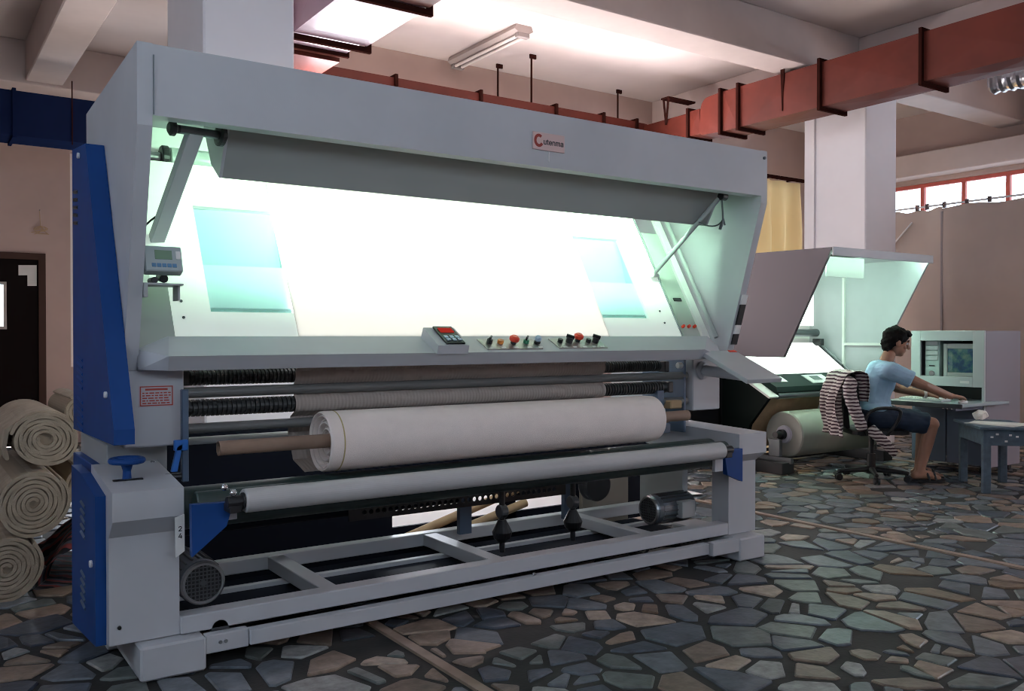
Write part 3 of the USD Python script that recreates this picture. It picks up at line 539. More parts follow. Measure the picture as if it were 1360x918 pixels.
# tilted control tray on its pipe at the right end
A_, B_ = np.array([3.56, 3.40, 1.107]), np.array([3.56, 3.075, .965]); sd = (B_-A_)/np.linalg.norm(B_-A_); sn = np.cross(ex, -sd)
tr = part(mach, 'tilted_tray', obox((A_+B_)/2+ex*.135, ex, -sd, sn, .135, np.linalg.norm(B_-A_)/2, .012, .002), GREY, 'tilted grey tray on a pipe arm')
part(tr, 'red_tag', obox(A_+sd*.012+ex*.235+sn*.0135, ex, -sd, sn, .028, .010, .0015), RED)
pp = part(tr, 'pipe_arm', rod((3.73, 3.545, 1.005), (3.73, 3.22, .985), .030, 24), GREY)
part(pp, 'pipe_flange', lathe((3.73, 3.545, 1.005), (3.73, 3.52, 1.005), [(0, .052), (.012, .050), (.018, .036), (.025, .036)], 28), GREY)

# ------------------------------------------------------------------ the cloth on the machine
sheet = thing('white_cloth_web', 'white cloth stretched over the lit table and down around the ribbed rollers', 'cloth', (2.2, 3.7, .8))
SX0, SX1 = 1.352, 3.035
def sheet_mesh(prof, t=.0025, x0=SX0, x1=SX1):
    ls = sg.LineString(prof).buffer(t/2, cap_style=2); return prism_x(ls, x0, x1)
part(sheet, 'upper_cloth', sheet_mesh([(TY(1.93)-.006, 1.93), (TY(1.16)-.006, 1.16)], .0012), CLOTHT)
arc = lambda cy, cz, r, a0, a1, n=10: [(cy+r*math.cos(a), cz+r*math.sin(a)) for a in np.radians(np.linspace(a0, a1, n))]
path = [(TY(1.16)-.006, 1.16), (3.54, 1.09)]+arc(3.60, 1.035, .0335, 150, 235)+[(3.615, .975)]+arc(3.60, .915, .037, 120, 235)+[(3.63, .86), (3.66, .79), (3.60, .68), (3.47, .645)]
part(sheet, 'lower_cloth', sheet_mesh(path), CLOTHB)
ry, rz, rr, rx0, rx1 = 3.30, .785, .119, 1.345, 3.115
roll = thing('white_cloth_roll', 'thick white cloth roll on a brown tube at the front of the large machine', 'cloth roll', (2.2, ry, rz-rr))
prof = []; N = 6
offs = [.050, .030, .040, .022, .030, .012, .004]; N = len(offs)
for k in range(N):
    ra, rb = .030+(rr-.030)*k/N, .030+(rr-.030)*(k+1)/N; w_ = rb-ra; off = offs[k]
    prof += [(off+.022, ra), (off+.006, ra+.12*w_), (off, ra+.35*w_), (off, ra+.6*w_), (off+.006, rb-.12*w_), (off+.018, rb-.02*w_)]
L = rx1-rx0; prof = [(max(p[0], 0), p[1]) for p in prof]+[(.012, rr), (L-.05, rr*.965), (L-.01, rr*.94), (L, rr*.80), (L, .03)]
part(roll, 'wound_cloth', lathe((rx0, ry, rz), (rx1, ry, rz), prof, 64), CLOTH, smooth=35)
part(roll, 'core_tube', hollow((.955, ry, rz+.002), (3.36, ry, rz+.002), .027, .021), CARD, 'brown cardboard core tube')
part(roll, 'selvedge_line', lathe((rx0+.055, ry, rz), (rx0+.060, ry, rz), [(0, rr+.0002), (0, rr+.0008), (.005, rr+.0008), (.005, rr+.0002)], 48), mat('ochre_edge', (.42, .33, .14), .8))
tube_ = single('long_cardboard_tube', hollow((1.35, 3.42, .030), (3.45, 3.42, .030), .030, .026), CARD, 'long brown cardboard tube lying on the floor under the large machine', 'tube', smooth=40)
for (a, b, l) in (((2.14, 4.125, .145), (2.92, 4.143, .345), 'upper of two pale wooden poles leaning across the rear frame of the large machine'), ((2.30, 4.09, .118), (2.90, 4.10, .258), 'lower of two pale wooden poles leaning across the rear frame of the large machine')):
    single('wooden_pole', hollow(a, b, .024, .02), WOOD, l, 'pole', smooth=40)
gx, gy = np.linspace(2.35, 5.0, 40), np.linspace(4.72, 8.2, 46)
Vs = np.array([[(a+.03*math.sin(b*5), b+.02*math.sin(a*7), .006+.010*meshkit.noise(np.array([[a*3, b*3, 2.0]]))[0]+.012*max(0, math.sin(a*4+b*1.7))**6) for b in gy] for a in gx]).reshape(-1, 3); ng = len(gy)
Fs = np.array([[i*ng+j, (i+1)*ng+j, (i+1)*ng+j+1] for i in range(39) for j in range(ng-1)]+[[i*ng+j, (i+1)*ng+j+1, i*ng+j+1] for i in range(39) for j in range(ng-1)])
single('white_ground_cloth', trimesh.Trimesh(np.vstack([Vs, Vs-[0, 0, .003]]), np.vstack([Fs, Fs[:, ::-1]+len(Vs)]), process=False), mat('bleached_cloth', (.80, .77, .76), .9), 'sunlit white cloth spread on the floor behind the large machine, seen through its frame', 'cloth', smooth=True)

# ------------------------------------------------------------------ ducts, lamp and pipe under the ceiling
def flange_y(y, x0, x1, z0, z1, w=.035, t=.03):             # ring around a duct that runs along y
    return [box(x0-w, x0, y-t/2, y+t/2, z0-w, z1+w), box(x1, x1+w, y-t/2, y+t/2, z0-w, z1+w), box(x0, x1, y-t/2, y+t/2, z1, z1+w), box(x0, x1, y-t/2, y+t/2, z0-w, z0)]
def flange_x(x, y0, y1, z0, z1, w=.03, t=.03):
    return [box(x-t/2, x+t/2, y0-w, y0, z0-w, z1+w), box(x-t/2, x+t/2, y1, y1+w, z0-w, z1+w), box(x-t/2, x+t/2, y0, y1, z1, z1+w), box(x-t/2, x+t/2, y0, y1, z0-w, z0)]
def pan(axis, a, b, c0, c1, z0, z1, cross=.012):            # a sheet-metal section with cross-broken sides
    P = [(a, c0, z0), (a, c1, z0), (a, c1, z1), (a, c0, z1), (b, c0, z0), (b, c1, z0), (b, c1, z1), (b, c0, z1)]
    mid = [((a+b)/2, c0-cross, (z0+z1)/2), ((a+b)/2, c1+cross, (z0+z1)/2), ((a+b)/2, (c0+c1)/2, z0-cross), ((a+b)/2, (c0+c1)/2, z1+cross)]
    q = [(0, 4, 7, 3, 8), (1, 2, 6, 5, 9), (0, 1, 5, 4, 10), (3, 7, 6, 2, 11)]; F = [[0, 3, 2], [0, 2, 1], [4, 5, 6], [4, 6, 7]]
    for i, j, k, l, m in q: F += [[i, j, m], [j, k, m], [k, l, m], [l, i, m]]
    V = np.array(P+mid, float)
    if axis == 'y': V = V[:, [1, 0, 2]]
    m = trimesh.Trimesh(V, np.array(F), process=False); m.fix_normals(); return m
rd = thing('ventilation_duct', 'long red-brown sheet metal air duct bending around the hall under the ceiling', 'air duct', (5.0, 6.0, 3.35))
dx0, dx1, dz0, dz1 = 7.2, 7.56, 3.37, 3.79
ys = [1.0, 2.15, 3.25, 4.32, 5.34, 6.335]
for a, b in zip(ys[:-1], ys[1:]):
    part(rd, 'duct_section', pan('y', a+.015, b-.015, dx0, dx1, dz0, dz1), DUCT)
for a in ys[1:]: part(rd, 'flange', flange_y(a, dx0, dx1, dz0, dz1), DUCTF)
part(rd, 'duct_section', pan('y', 6.35, 6.56, dx0, dx1, dz0, dz1), DUCT); part(rd, 'flange', flange_y(6.58, dx0, dx1, dz0, dz1), DUCTF)
el_ = [(6.595, 3.37), (6.595, 3.79), (6.76, 3.78)]+[(6.76+.12*math.sin(a), 3.66+.12*math.cos(a)) for a in np.linspace(.2, 1.5, 6)]+[(6.90, 3.42), (6.86, 3.385)]
part(rd, 'duct_elbow', prism_x(el_, dx0, dx1), DUCT)
part(rd, 'duct_section', pan('y', 6.90, 7.05, dx0+.01, dx1-.03, 3.41, 3.68), DUCT); part(rd, 'flange', flange_y(7.06, dx0+.01, dx1-.03, 3.41, 3.68), DUCTF)
part(rd, 'duct_section', pan('y', 7.075, 7.80, dx0+.02, dx1-.05, 3.41, 3.67), DUCT)
xs = [3.20, 3.97, 4.945, 5.92, 6.596, 7.10]
for a, b in zip(xs[:-1], xs[1:]): part(rd, 'duct_section', pan('x', a+.015, b-.015, 7.80, 8.10, 3.36, 3.705), DUCT)
for a in xs[1:]: part(rd, 'flange', flange_x(a, 7.80, 8.10, 3.36, 3.705), DUCTF)
part(rd, 'duct_corner', prism_z([(7.115, 7.82), (7.24, 7.82), (7.30, 7.83), (7.34, 7.87), (7.36, 8.0), (7.36, 8.10), (7.115, 8.10)], 3.36, 3.705), DUCT)
sx0, sx1 = 2.36, 2.94
part(rd, 'duct_corner', prism_z([(3.185, 7.8), (3.185, 8.1), (sx0+.05, 8.1), (sx0+.05, 6.72), (sx1-.02, 6.72), (sx1-.02, 7.5)], 3.40, 3.70), DUCT)
part(rd, 'duct_section', [box(sx0+.06, sx1-.03, 6.62, 6.71, 3.43, 3.68)], DUCT)
part(rd, 'flange', flange_y(6.60, sx0+.06, sx1-.03, 3.44, 3.68), DUCTF)
part(rd, 'duct_section', [box(sx0+.02, sx1-.02, 6.30, 6.585, 3.435, 3.76)], GALV, 'pink painted transition of the duct')
part(rd, 'flange', flange_y(6.27, sx0, sx1, 3.40, 3.80, .04, .035), DUCTF)
m = pan('y', 5.335, 6.25, sx0, sx1, 3.405, 3.82, .02)
part(rd, 'duct_section', m, GALV, 'pink painted duct section'); part(rd, 'flange', flange_y(5.31, sx0, sx1, 3.40, 3.82, .04, .035), DUCTF)
part(rd, 'duct_section', pan('y', 4.6, 5.29, sx0, sx1, 3.405, 3.82), DUCT)
for hx, hy in ((5.54, 8.37), (5.65, 7.88), (7.34, 8.40)): part(rd, 'hanger_rod', [rod((hx, hy, 3.5), (hx, hy, ZC-.04), .011, 8), box(hx-.02, hx+.06, hy-.01, hy+.01, ZC-.045, ZC)], DUCTF)
part(rd, 'hanger_rod', [rod((7.19, 7.40, 3.6), (7.19, 7.36, 3.90), .012, 8), rod((7.19, 7.40, 3.6), (7.19, 7.44, 3.90), .012, 8), box(7.17, 7.60, 7.34, 7.46, 3.89, 3.91)], DUCTF)
part(rd, 'hanger_strap', hull([(7.185, 5.75, 3.86), (7.185, 5.80, 3.86), (7.185, 5.772, 3.42), (7.185, 5.778, 3.42), (7.198, 5.75, 3.86), (7.198, 5.80, 3.86), (7.198, 5.775, 3.42)]), DUCTF)
for a in (2.75, 4.25, 5.75):                                # strip lights on arms along the front of the cross duct: they light this bay
    wl = part(rd, 'strip_light', [box(a, a+1.25, 7.065, 7.075, 3.13, 3.27), prism_x([(6.94, 3.17), (7.06, 3.17), (7.04, 3.13), (6.96, 3.13)], a, a+1.25), box(a+.2, a+.23, 7.0, 7.80, 3.12, 3.14), box(a+1.0, a+1.03, 7.0, 7.80, 3.12, 3.14), box(a+.2, a+.23, 7.78, 7.80, 3.14, 3.42), box(a+1.0, a+1.03, 7.78, 7.80, 3.14, 3.42)], GALV)
    for q in (-.035, .035): part(wl, 'fluorescent_tube', rod((a+.04, 7.0+q, 3.195), (a+1.21, 7.0+q, 3.195), .018, 12), WORKM)
bd = thing('blue_air_duct', 'dark blue sheet metal air duct high on the far left wall', 'air duct', (.2, 9.5, 3.03))
for a, b in ((-2.4, -.9), (-.9, .86), (.86, 2.6)): part(bd, 'duct_section', pan('x', a+.01, b-.01, 9.3, 9.72, 3.03, 3.44, .006), DUCTB)
for a in (-.9, .86): part(bd, 'flange', flange_x(a, 9.3, 9.72, 3.03, 3.44, .02), DUCTB)
part(bd, 'hanger_strap', box(1.335, 1.345, 9.29, 9.30, 3.0, 3.60), DUCTF)
lamp = thing('ceiling_light', 'long unlit fluorescent fitting fixed to the ceiling', 'ceiling light', (5.06, 7.8, ZC-.11))
lx, la, lb_ = 5.06, 7.18, 8.48
part(lamp, 'housing', prism_y([(lx-.09, ZC), (lx-.11, ZC-.05), (lx-.07, ZC-.075), (lx+.07, ZC-.075), (lx+.11, ZC-.05), (lx+.09, ZC)], la, lb_), mat('lamp_housing', (.33, .28, .26), .5))
for q in (-.04, .04): part(lamp, 'fluorescent_tube', rod((lx+q, la+.04, ZC-.096), (lx+q, lb_-.04, ZC-.096), .017, 14), LENS)
LEND = mat('lamp_end', (.22, .19, .18), .5)
for a in (la, lb_-.06): part(lamp, 'end_socket', box(lx-.07, lx+.07, a, a+.06, ZC-.12, ZC-.075, .004), LEND)
# foil covered flexible pipe under the duct at the right
fy = np.linspace(3.0, 4.66, 60); V, F, n = [], [], 22
for i, y in enumerate(fy):
    for j in range(n):
        t = 2*np.pi*j/n; r = .105+.010*math.sin(i*2.2)+.02*(meshkit.noise(np.array([[i*.5, math.cos(t)*1.6+5, math.sin(t)*1.6]]))[0]-.5); V.append((9.0+r*math.cos(t), y, 3.72+.04*(y-4.6)+r*math.sin(t)))
for i in range(len(fy)-1):
    for j in range(n): k = (j+1) % n; F += [[i*n+j, i*n+k, (i+1)*n+k], [i*n+j, (i+1)*n+k, (i+1)*n+j]]
V += [(9.0, fy[0], 3.66), (9.0, fy[-1], 3.72)]
for j in range(n): k = (j+1) % n; F += [[len(V)-2, k, j], [len(V)-1, (len(fy)-1)*n+j, (len(fy)-1)*n+k]]
fm = trimesh.Trimesh(np.array(V), np.array(F), process=False); fm.fix_normals()
fp = thing('foil_pipe', 'crumpled silver foil air pipe hanging beside the red duct', 'pipe', (9.0, 3.9, 3.6))
part(fp, 'foil_sleeve', fm, FOIL); part(fp, 'hanger', [rod((9.0, y, 3.78), (9.0, y, ZC), .006, 6) for y in (4.3,)], DUCTF)

# curtain and its track on the right back wall
ct = thing('curtain', 'pale yellow pleated curtain hanging from a dark track at the back window', 'curtain', (10.3, 8.45, .4))
ux = np.linspace(9.55, 10.95, 180); ph = (ux-9.55)*2*np.pi/.34
Vt = []
for zz in np.linspace(3.43, .4, 14):
    amp = .03+.05*min(1, (3.43-zz)/.6); Vt.append(np.c_[ux+.02*np.sin(ph*.5+zz), 8.44+amp*np.sin(ph+.25*np.sin(zz*1.3)), np.full_like(ux, zz)])
Vt = np.array(Vt); nn = len(ux); Vf = Vt.reshape(-1, 3); F = []
for i in range(len(Vt)-1):
    for j in range(nn-1): F += [[i*nn+j, i*nn+j+1, (i+1)*nn+j+1], [i*nn+j, (i+1)*nn+j+1, (i+1)*nn+j]]
F = np.array(F); Vb = Vf+[0, .006, 0]
part(ct, 'curtain_cloth', trimesh.Trimesh(np.vstack([Vf, Vb]), np.vstack([F, F[:, ::-1]+len(Vf)]), process=False), CURT, smooth=True)
part(ct, 'track_bracket', [box(a, a+.02, 8.45, YB+.002, 3.47, 3.49) for a in (9.7, 10.3, 10.8)], DUCTF); part(ct, 'curtain_track', [box(9.5, 10.44, 8.42, 8.46, 3.455, 3.50), box(10.47, 11.0, 8.42, 8.46, 3.455, 3.50)], DUCTF)
# beige sheet partition on posts at the right
pt = thing('sheet_partition', 'beige sheet stretched on pale posts in front of the right windows', 'partition', (10.5, 5.0, 0))
def sheet_panel(y0, y1, top, seed):
    yy = np.linspace(y0, y1, 30); zz = np.linspace(.02, 1, 24); V = []
    for a in zz:
        for b in yy:
            f = (b-y0)/(y1-y0); zt = top+.012*math.sin(f*math.pi*5+seed)-.012*math.sin(f*math.pi); w = .03*math.sin(5*f+seed)*a+.02*math.sin((f*6+a*4)+seed)
            V.append((10.5+w, b, a*zt))
    n1 = len(yy); F = [[i*n1+j, i*n1+j+1, (i+1)*n1+j+1] for i in range(23) for j in range(29)]+[[i*n1+j, (i+1)*n1+j+1, (i+1)*n1+j] for i in range(23) for j in range(29)]
    V = np.array(V); F = np.array(F); return trimesh.Trimesh(np.vstack([V, V+[.006, 0, 0]]), np.vstack([F, F[:, ::-1]+len(V)]), process=False)
for y0, y1, s in ((6.03, 6.70, .3), (4.3, 6.03, 1.7), (2.6, 4.3, 4.0)): part(pt, 'sheet', sheet_panel(y0, y1, 2.77, s), SHEET, smooth=True)
for y in (6.03, 4.3): part(pt, 'seam', [box(10.485, 10.497, y-.012, y+.012, .05, 2.72)], mat('seam_grey', (.33, .27, .27), .7) if y > 6 else UsdShade.Material.Get(stage, '/World/Looks/seam_grey'))
for y in (6.77, 2.6): part(pt, 'post', rod((10.47, y, 0), (10.47, y, 2.80), .025, 14), WINF)
part(pt, 'top_rail', rod((10.49, 2.6, 2.80), (10.49, 6.77, 2.80), .012, 10), WINF)
part(pt, 'brace', rod((10.46, 6.74, 2.28), (10.46, 6.40, 2.62), .010, 8), WINF)
for y in (6.35, 6.22, 6.0, 5.72, 5.45): part(pt, 'clip', box(10.475, 10.505, y-.02, y+.02, 2.76, 2.83, .003), mat('clip_dark', (.12, .07, .06), .5) if y > 6.3 else UsdShade.Material.Get(stage, '/World/Looks/clip_dark'))

# things on the left back wall
single('paper_notice', prism_y([(1.05, 1.965), (1.225, 1.972), (1.225, 1.745), (1.135, 1.742), (1.135, 1.86), (1.05, 1.855)], YBL-.004, YBL), PAPER, 'pale L-shaped paper taped to the dark door', 'paper notice')
sp = thing('dried_sprig', 'dried sprig hanging by a thread from a nail on the pink wall', 'dried sprig', (1.26, YBL-.03, 2.3))
part(sp, 'thread', wire([(1.255, YBL-.012, 2.57), (1.262, YBL-.02, 2.40)], .003, 6), WOOD); part(sp, 'nail', rod((1.255, YBL-.03, 2.575), (1.255, YBL, 2.575), .005, 8), STEELD)
tw = [wire(curve([(1.262, YBL-.02, 2.40), (1.262+r_.uniform(-.07, .07), YBL-.025+r_.uniform(-.01, .005), 2.36+r_.uniform(-.05, .02)), (1.262+r_.uniform(-.10, .10), YBL-.02, 2.34+r_.uniform(-.05, .05))], 7), .004, 5) for _ in range(9)]
part(sp, 'twigs', tw, WOOD, kind='stuff')

# ------------------------------------------------------------------ cloth rolls stacked at the far left
def spiral_roll(name, c, R, y0, y1, turns, label, squash=1.0, tilt=0.0, loose=False, ctr=.12):
    t = np.linspace(0, turns*2*np.pi, int(turns*36)); r = R*(ctr+(1-ctr)*t/t[-1]); ph = rng.uniform(0, 6)
    wob = 1+.035*np.sin(2*t+ph)+.02*np.sin(3*t+.37*t); xs_ = c[0]+r*wob*np.cos(t+ph); zs_ = c[1]+r*wob*np.sin(t+ph)*squash
    pitch = R*(1-ctr)/turns
    ls = sg.LineString(np.c_[xs_, zs_]).buffer(pitch*.40, quad_segs=2, cap_style=1)
    g = thing(name, label, 'cloth roll', (c[0], (y0+y1)/2, c[1]-R*squash), 'ecru cloth rolls stacked on the floor')
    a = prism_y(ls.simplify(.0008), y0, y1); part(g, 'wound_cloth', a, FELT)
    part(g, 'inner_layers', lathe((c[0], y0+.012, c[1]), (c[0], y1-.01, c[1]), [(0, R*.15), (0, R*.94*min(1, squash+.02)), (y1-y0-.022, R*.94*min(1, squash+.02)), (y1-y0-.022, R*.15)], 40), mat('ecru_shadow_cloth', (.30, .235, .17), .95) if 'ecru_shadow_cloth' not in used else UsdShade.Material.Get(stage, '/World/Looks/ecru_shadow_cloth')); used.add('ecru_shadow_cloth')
    if loose:
        flap = sg.LineString([(c[0]+R*1.02*math.cos(a), c[1]+R*1.02*squash*math.sin(a)) for a in np.linspace(.9, 2.4, 14)]+[(c[0]-R*1.1, c[1]+R*.35), (c[0]-R*1.18, c[1]-R*.2), (c[0]-R*1.10, c[1]-R*.55)]).buffer(.009)
        part(g, 'loose_flap', prism_y(flap, y0+.03, y1), FELT)
    return g
used = set()
spiral_roll('rolled_cloth', (.385, .146), .146, 4.60, 5.6, 7, 'lowest ecru cloth roll, on the floor at the left edge')
spiral_roll('rolled_cloth', (.497, .428), .151, 4.62, 5.6, 7, 'ecru cloth roll in the middle of the stack, with neat round rings')
spiral_roll('rolled_cloth', (.553, .713), .142, 4.66, 5.6, 6, 'upper ecru cloth roll with a loose flap and a flattened heart', .88, loose=True, ctr=.22)
spiral_roll('rolled_cloth', (.775, .440), .115, 4.92, 5.7, 6, 'smaller ecru cloth roll half hidden behind the blue side cover')
spiral_roll('rolled_cloth', (.765, .805), .085, 5.05, 5.7, 4, 'topmost small ecru cloth roll at the back of the stack', ctr=.2)
hp = []
for i in range(60):
    for j in range(40):
        u, v = i/59, j/39; x = .50+.62*u+.12*math.sin(v*3); y = 4.72+.75*v
        h = .33*math.sin(math.pi*min(1, u*1.08))**.7*math.sin(math.pi*(.15+.8*v))**.6+.06*meshkit.fbm(np.array([[x*9, y*9, 1.0]]), 3)[0]; hp.append((x, y, max(h-.03, .003)))
hp = np.array(hp); F = [[i*40+j, (i+1)*40+j, (i+1)*40+j+1] for i in range(59) for j in range(39)]+[[i*40+j, (i+1)*40+j+1, i*40+j+1] for i in range(59) for j in range(39)]
lo = hp*[1, 1, 0]+[0, 0, .001]; F = np.array(F)
single('striped_cloth_heap', trimesh.Trimesh(np.vstack([hp, lo]), np.vstack([F, F[:, ::-1]+len(hp)]), process=False), STRH, 'dark striped cloth heaped on the floor behind the blue cover', 'cloth', smooth=True)

# ------------------------------------------------------------------ the second inspection machine
m2 = thing('small_inspection_machine', 'smaller grey inspection machine with an open lit hood and dark green console', 'inspection machine', (7.1, 5.4, 0))
A0, A1 = 6.36, 7.84
prof2 = [(4.60, 1.935), (5.09, 1.01), (5.95, 1.01), (5.95, 1.90), (5.40, 1.945)]
part(m2, 'hood_side_panel', prism_x(prof2, A0, A0+.03), CABS)
part(m2, 'hood_side_panel', prism_x([(4.60, 1.915), (5.32, .60), (5.95, .60), (5.95, 1.90), (5.40, 1.925)], A1-.025, A1), GREY)
part(m2, 'hood_roof', prism_x([(4.60, 1.905), (4.60, 1.935), (5.40, 1.945), (5.95, 1.90), (5.95, 1.875), (5.40, 1.915)], A0+.03, A1-.025), GREY)
part(m2, 'hood_back', box(A0+.03, A1-.025, 5.92, 5.95, .9, 1.875), WHITEP)
part(m2, 'front_edge', box(A0, A1, 4.585, 4.60, 1.865, 1.938, .003), GREY)
part(m2, 'front_tube', rod((6.42, 4.625, 1.886), (7.79, 4.625, 1.886), .012, 12), TUBE3)
part(m2, 'frame_post', box(7.79, 7.815, 5.49, 5.515, .75, 1.78), WHITEP); part(m2, 'frame_rail', box(7.79, 7.815, 4.98, 5.49, 1.105, 1.13), WHITEP)
s2 = part(m2, 'lamp_shade', prism_x([(4.84, 1.89), (4.845, 1.715), (4.857, 1.715), (4.852, 1.89)], 6.62, 7.16), SHADEM)
part(s2, 'shade_top', box(6.62, 7.16, 4.852, 5.10, 1.88, 1.892), SHADEM)
part(s2, 'fluorescent_tube', rod((6.48, 4.93, 1.845), (7.14, 4.93, 1.845), .018, 14), TUBE2)
part(m2, 'light_table', prism_x([(5.42, .845), (5.80, 1.13), (5.81, 1.12), (5.43, .83)], A0+.10, 7.74), LIT2)
part(m2, 'table_edge', prism_x([(5.40, .83), (5.80, 1.14), (5.82, 1.12), (5.42, .81)], 7.745, 7.765), BLACK)
part(m2, 'table_edge', prism_x([(5.40, .83), (5.80, 1.14), (5.82, 1.12), (5.42, .81)], 7.79, 7.81), GREY)
part(m2, 'back_roller', rod((A0+.2, 5.76, 1.23), (7.72, 5.76, 1.23), .04, 20), STEELD); part(m2, 'roller_bearing', box(7.70, 7.76, 5.70, 5.80, 1.10, 1.17, .005), BLACK)
part(m2, 'upper_screen', box(A0+.05, 7.72, 5.80, 5.82, 1.30, 1.72), LIT2)
cons = part(m2, 'console', prism_x([(5.17, .70), (5.18, .745), (5.38, .845), (5.43, .84), (5.43, .66), (5.22, .64)], 6.38, 7.80), GREENC)
c2d = np.array([0, .2, .10])/math.hypot(.2, .1); c2n = np.array([0, -c2d[2], c2d[1]])
def D2(x, s, h): return np.array([x, 5.18, .745])+c2d*s+c2n*h
c2 = part(cons, 'counter_plate', obox(D2(7.08, .11, .003), ex, c2d, c2n, .15, .075, .004, .001), WHITE); part(c2, 'counter_screen', obox(D2(7.07, .12, .008), ex, c2d, c2n, .06, .035, .002), mat('grey_lcd', (.12, .15, .14), .25))
part(cons, 'white_label', obox(D2(6.56, .13, .002), ex, c2d, c2n, .07, .05, .002), WHITE)
for x in (7.43, 7.56):
    b_ = part(cons, 'switch_plate', obox(D2(x, .11, .002), ex, c2d, c2n, .055, .05, .002), STEELD)
    for dx in (-.028, .02): part(b_, 'switch', obox(D2(x+dx, .11, .010), (.8, .6*c2d[1], .6*c2d[2]), np.cross(c2n, (.8, .6*c2d[1], .6*c2d[2])), c2n, .016, .012, .007, .002), WHITE)
part(cons, 'red_button', rod(D2(7.72, .12, 0), D2(7.72, .12, .03), .018, 14), RED)
part(cons, 'front_bar', rod((6.40, 5.19, .665), (7.78, 5.19, .665), .028, 18), STEELD)
ck = part(m2, 'side_cheek', prism_x([(5.16, .66), (5.62, .90), (5.70, .86), (5.70, .14), (5.44, .14), (5.38, .40)], 6.26, 6.30), mat('black_green_cheek', (.003, .007, .006), .6, spec=.1))
part(m2, 'switch_cabinet', box(5.86, 6.24, 5.72, 6.2, .02, .95, .006), BLACK)
part(m2, 'cheek_plate', prism_x([(5.15, .665), (5.62, .915), (5.63, .90), (5.16, .65)], 6.255, 6.38), WHITEP)
part(m2, 'side_cheek', prism_x([(5.20, .64), (5.70, .86), (5.70, .06), (5.38, .06), (5.36, .40)], 7.78, 7.82), GREENC)
part(m2, 'front_board', prism_x([(5.30, .655), (5.50, .18), (5.51, .18), (5.31, .655)], 6.32, 7.30), WOOD)
part(m2, 'front_sheet', prism_x([(5.297, .655), (5.375, .47), (5.37, .46), (5.29, .655)], 7.20, 7.76), WINF)
part(m2, 'base_frame', [box(6.24, 6.40, 5.0, 5.9, 0, .10, .004), box(7.72, 7.86, 5.0, 5.9, 0, .10, .004), box(6.40, 7.72, 5.55, 5.63, .02, .10, .004), box(6.40, 7.72, 5.80, 5.88, .02, .10, .004), box(6.28, 6.36, 5.62, 5.9, .10, 1.01, .004), box(7.74, 7.82, 5.62, 5.9, .10, .66, .004)], BLACK)
part(m2, 'roll_arm', [box(6.33, 6.36, 4.98, 5.6, .09, .14, .003), box(6.325, 6.365, 5.10, 5.22, .14, .29, .003)], STEELD); part(m2, 'roll_arm', box(7.73, 7.76, 5.10, 5.22, .10, .29, .003), STEELD)
r2 = thing('pale_film_roll', 'large pale greenish cloth roll at the front of the smaller machine', 'cloth roll', (7.0, 5.15, .12))
ax2 = (5.16, .325)
part(r2, 'wound_cloth', lathe((6.46, *ax2), (7.64, *ax2), [(.03, .04), (.012, .08), (.004, .12), (0, .17), (.0, .192), (.012, .203), (1.17, .203), (1.18, .19), (1.18, .03)], 56), mat('pale_green_cloth', (.36, .35, .30), .38, var=.06, vs=10), smooth=40)
part(r2, 'core', lathe((6.445, *ax2), (6.50, *ax2), [(0, .03), (0, .075), (.055, .085), (.055, .03)], 32), mat('core_lilac', (.55, .52, .60), .35)); part(r2, 'spindle', lathe((6.34, *ax2), (6.46, *ax2), [(0, .02), (.0, .03), (.06, .03), (.07, .045), (.12, .045)], 18), BLACK)
part(r2, 'spindle', rod((7.64, *ax2), (7.76, *ax2), .03, 16), BLACK)

# ------------------------------------------------------------------ computer cabinet, desk and what stands in it
cbx = thing('computer_cabinet', 'grey steel computer cabinet with a framed opening above a pull-out desk', 'cabinet', (7.93, 4.33, 0))
k0, k1, y0, y1 = 7.63, 8.24, 4.0, 4.67
T = .025
part(cbx, 'side_wall', box(k0+.02, k1, y0, y0+T, .06, 1.243, .003), CABC); part(cbx, 'side_wall', box(k0+.02, k1, y1-T, y1, .06, 1.243, .003), CABC)
part(cbx, 'top', box(k0+.02, k1, y0+T, y1-T, 1.218, 1.243), CABC); part(cbx, 'back', box(k1-.02, k1, y0+T, y1-T, .06, 1.218), CABC)
part(cbx, 'inner_shelf', box(k0+.05, k1-.02, y0+T, y1-T, .765, .785), BLACK); part(cbx, 'inner_lining', [box(k0+.04, k1-.03, y0+T, y0+T+.01, .785, 1.21), box(k1-.04, k1-.03, y0+T+.01, y1-T, .785, 1.21)], BLACK)
ow0, ow1, oz0, oz1 = y0+.10, y1-.09, .84, 1.155
part(cbx, 'front_frame', [box(k0-.005, k0+.02, y0, ow0, .755, 1.245, .003), box(k0-.005, k0+.02, ow1, y1, .755, 1.245, .003), box(k0-.005, k0+.02, ow0, ow1, oz1, 1.245, .003), box(k0-.005, k0+.02, ow0, ow1, .755, oz0, .003)], PALEG)
part(cbx, 'name_plate', box(k0-.008, k0-.005, y0+.13, y0+.21, .785, .807), WHITE)
part(cbx, 'keyboard_recess', [box(k0+.25, k0+.27, y0+T, y1-T, .62, .765)], BLACK)
part(cbx, 'desk_top', box(7.13, k0+.25, 3.915, y1-.02, .612, .636, .004), mat('desk_grey', (.36, .42, .45), .35))
part(cbx, 'desk_edge', box(7.118, 7.13, 3.915, y1-.02, .600, .638, .003), mat('desk_edge_dark', (.05, .055, .06), .5))
part(cbx, 'cabinet_door', box(k0+.005, k0+.02, y0+.345, y1-.005, .08, .605, .003), CABB); part(cbx, 'cabinet_door', box(k0+.005, k0+.02, y0+.005, y0+.335, .08, .605, .003), CABB)
for yy in (4.28, 4.36, 4.32): part(cbx, 'door_knob', rod((k0-.012, yy, .56), (k0+.005, yy, .56), .009, 10), CHROME)
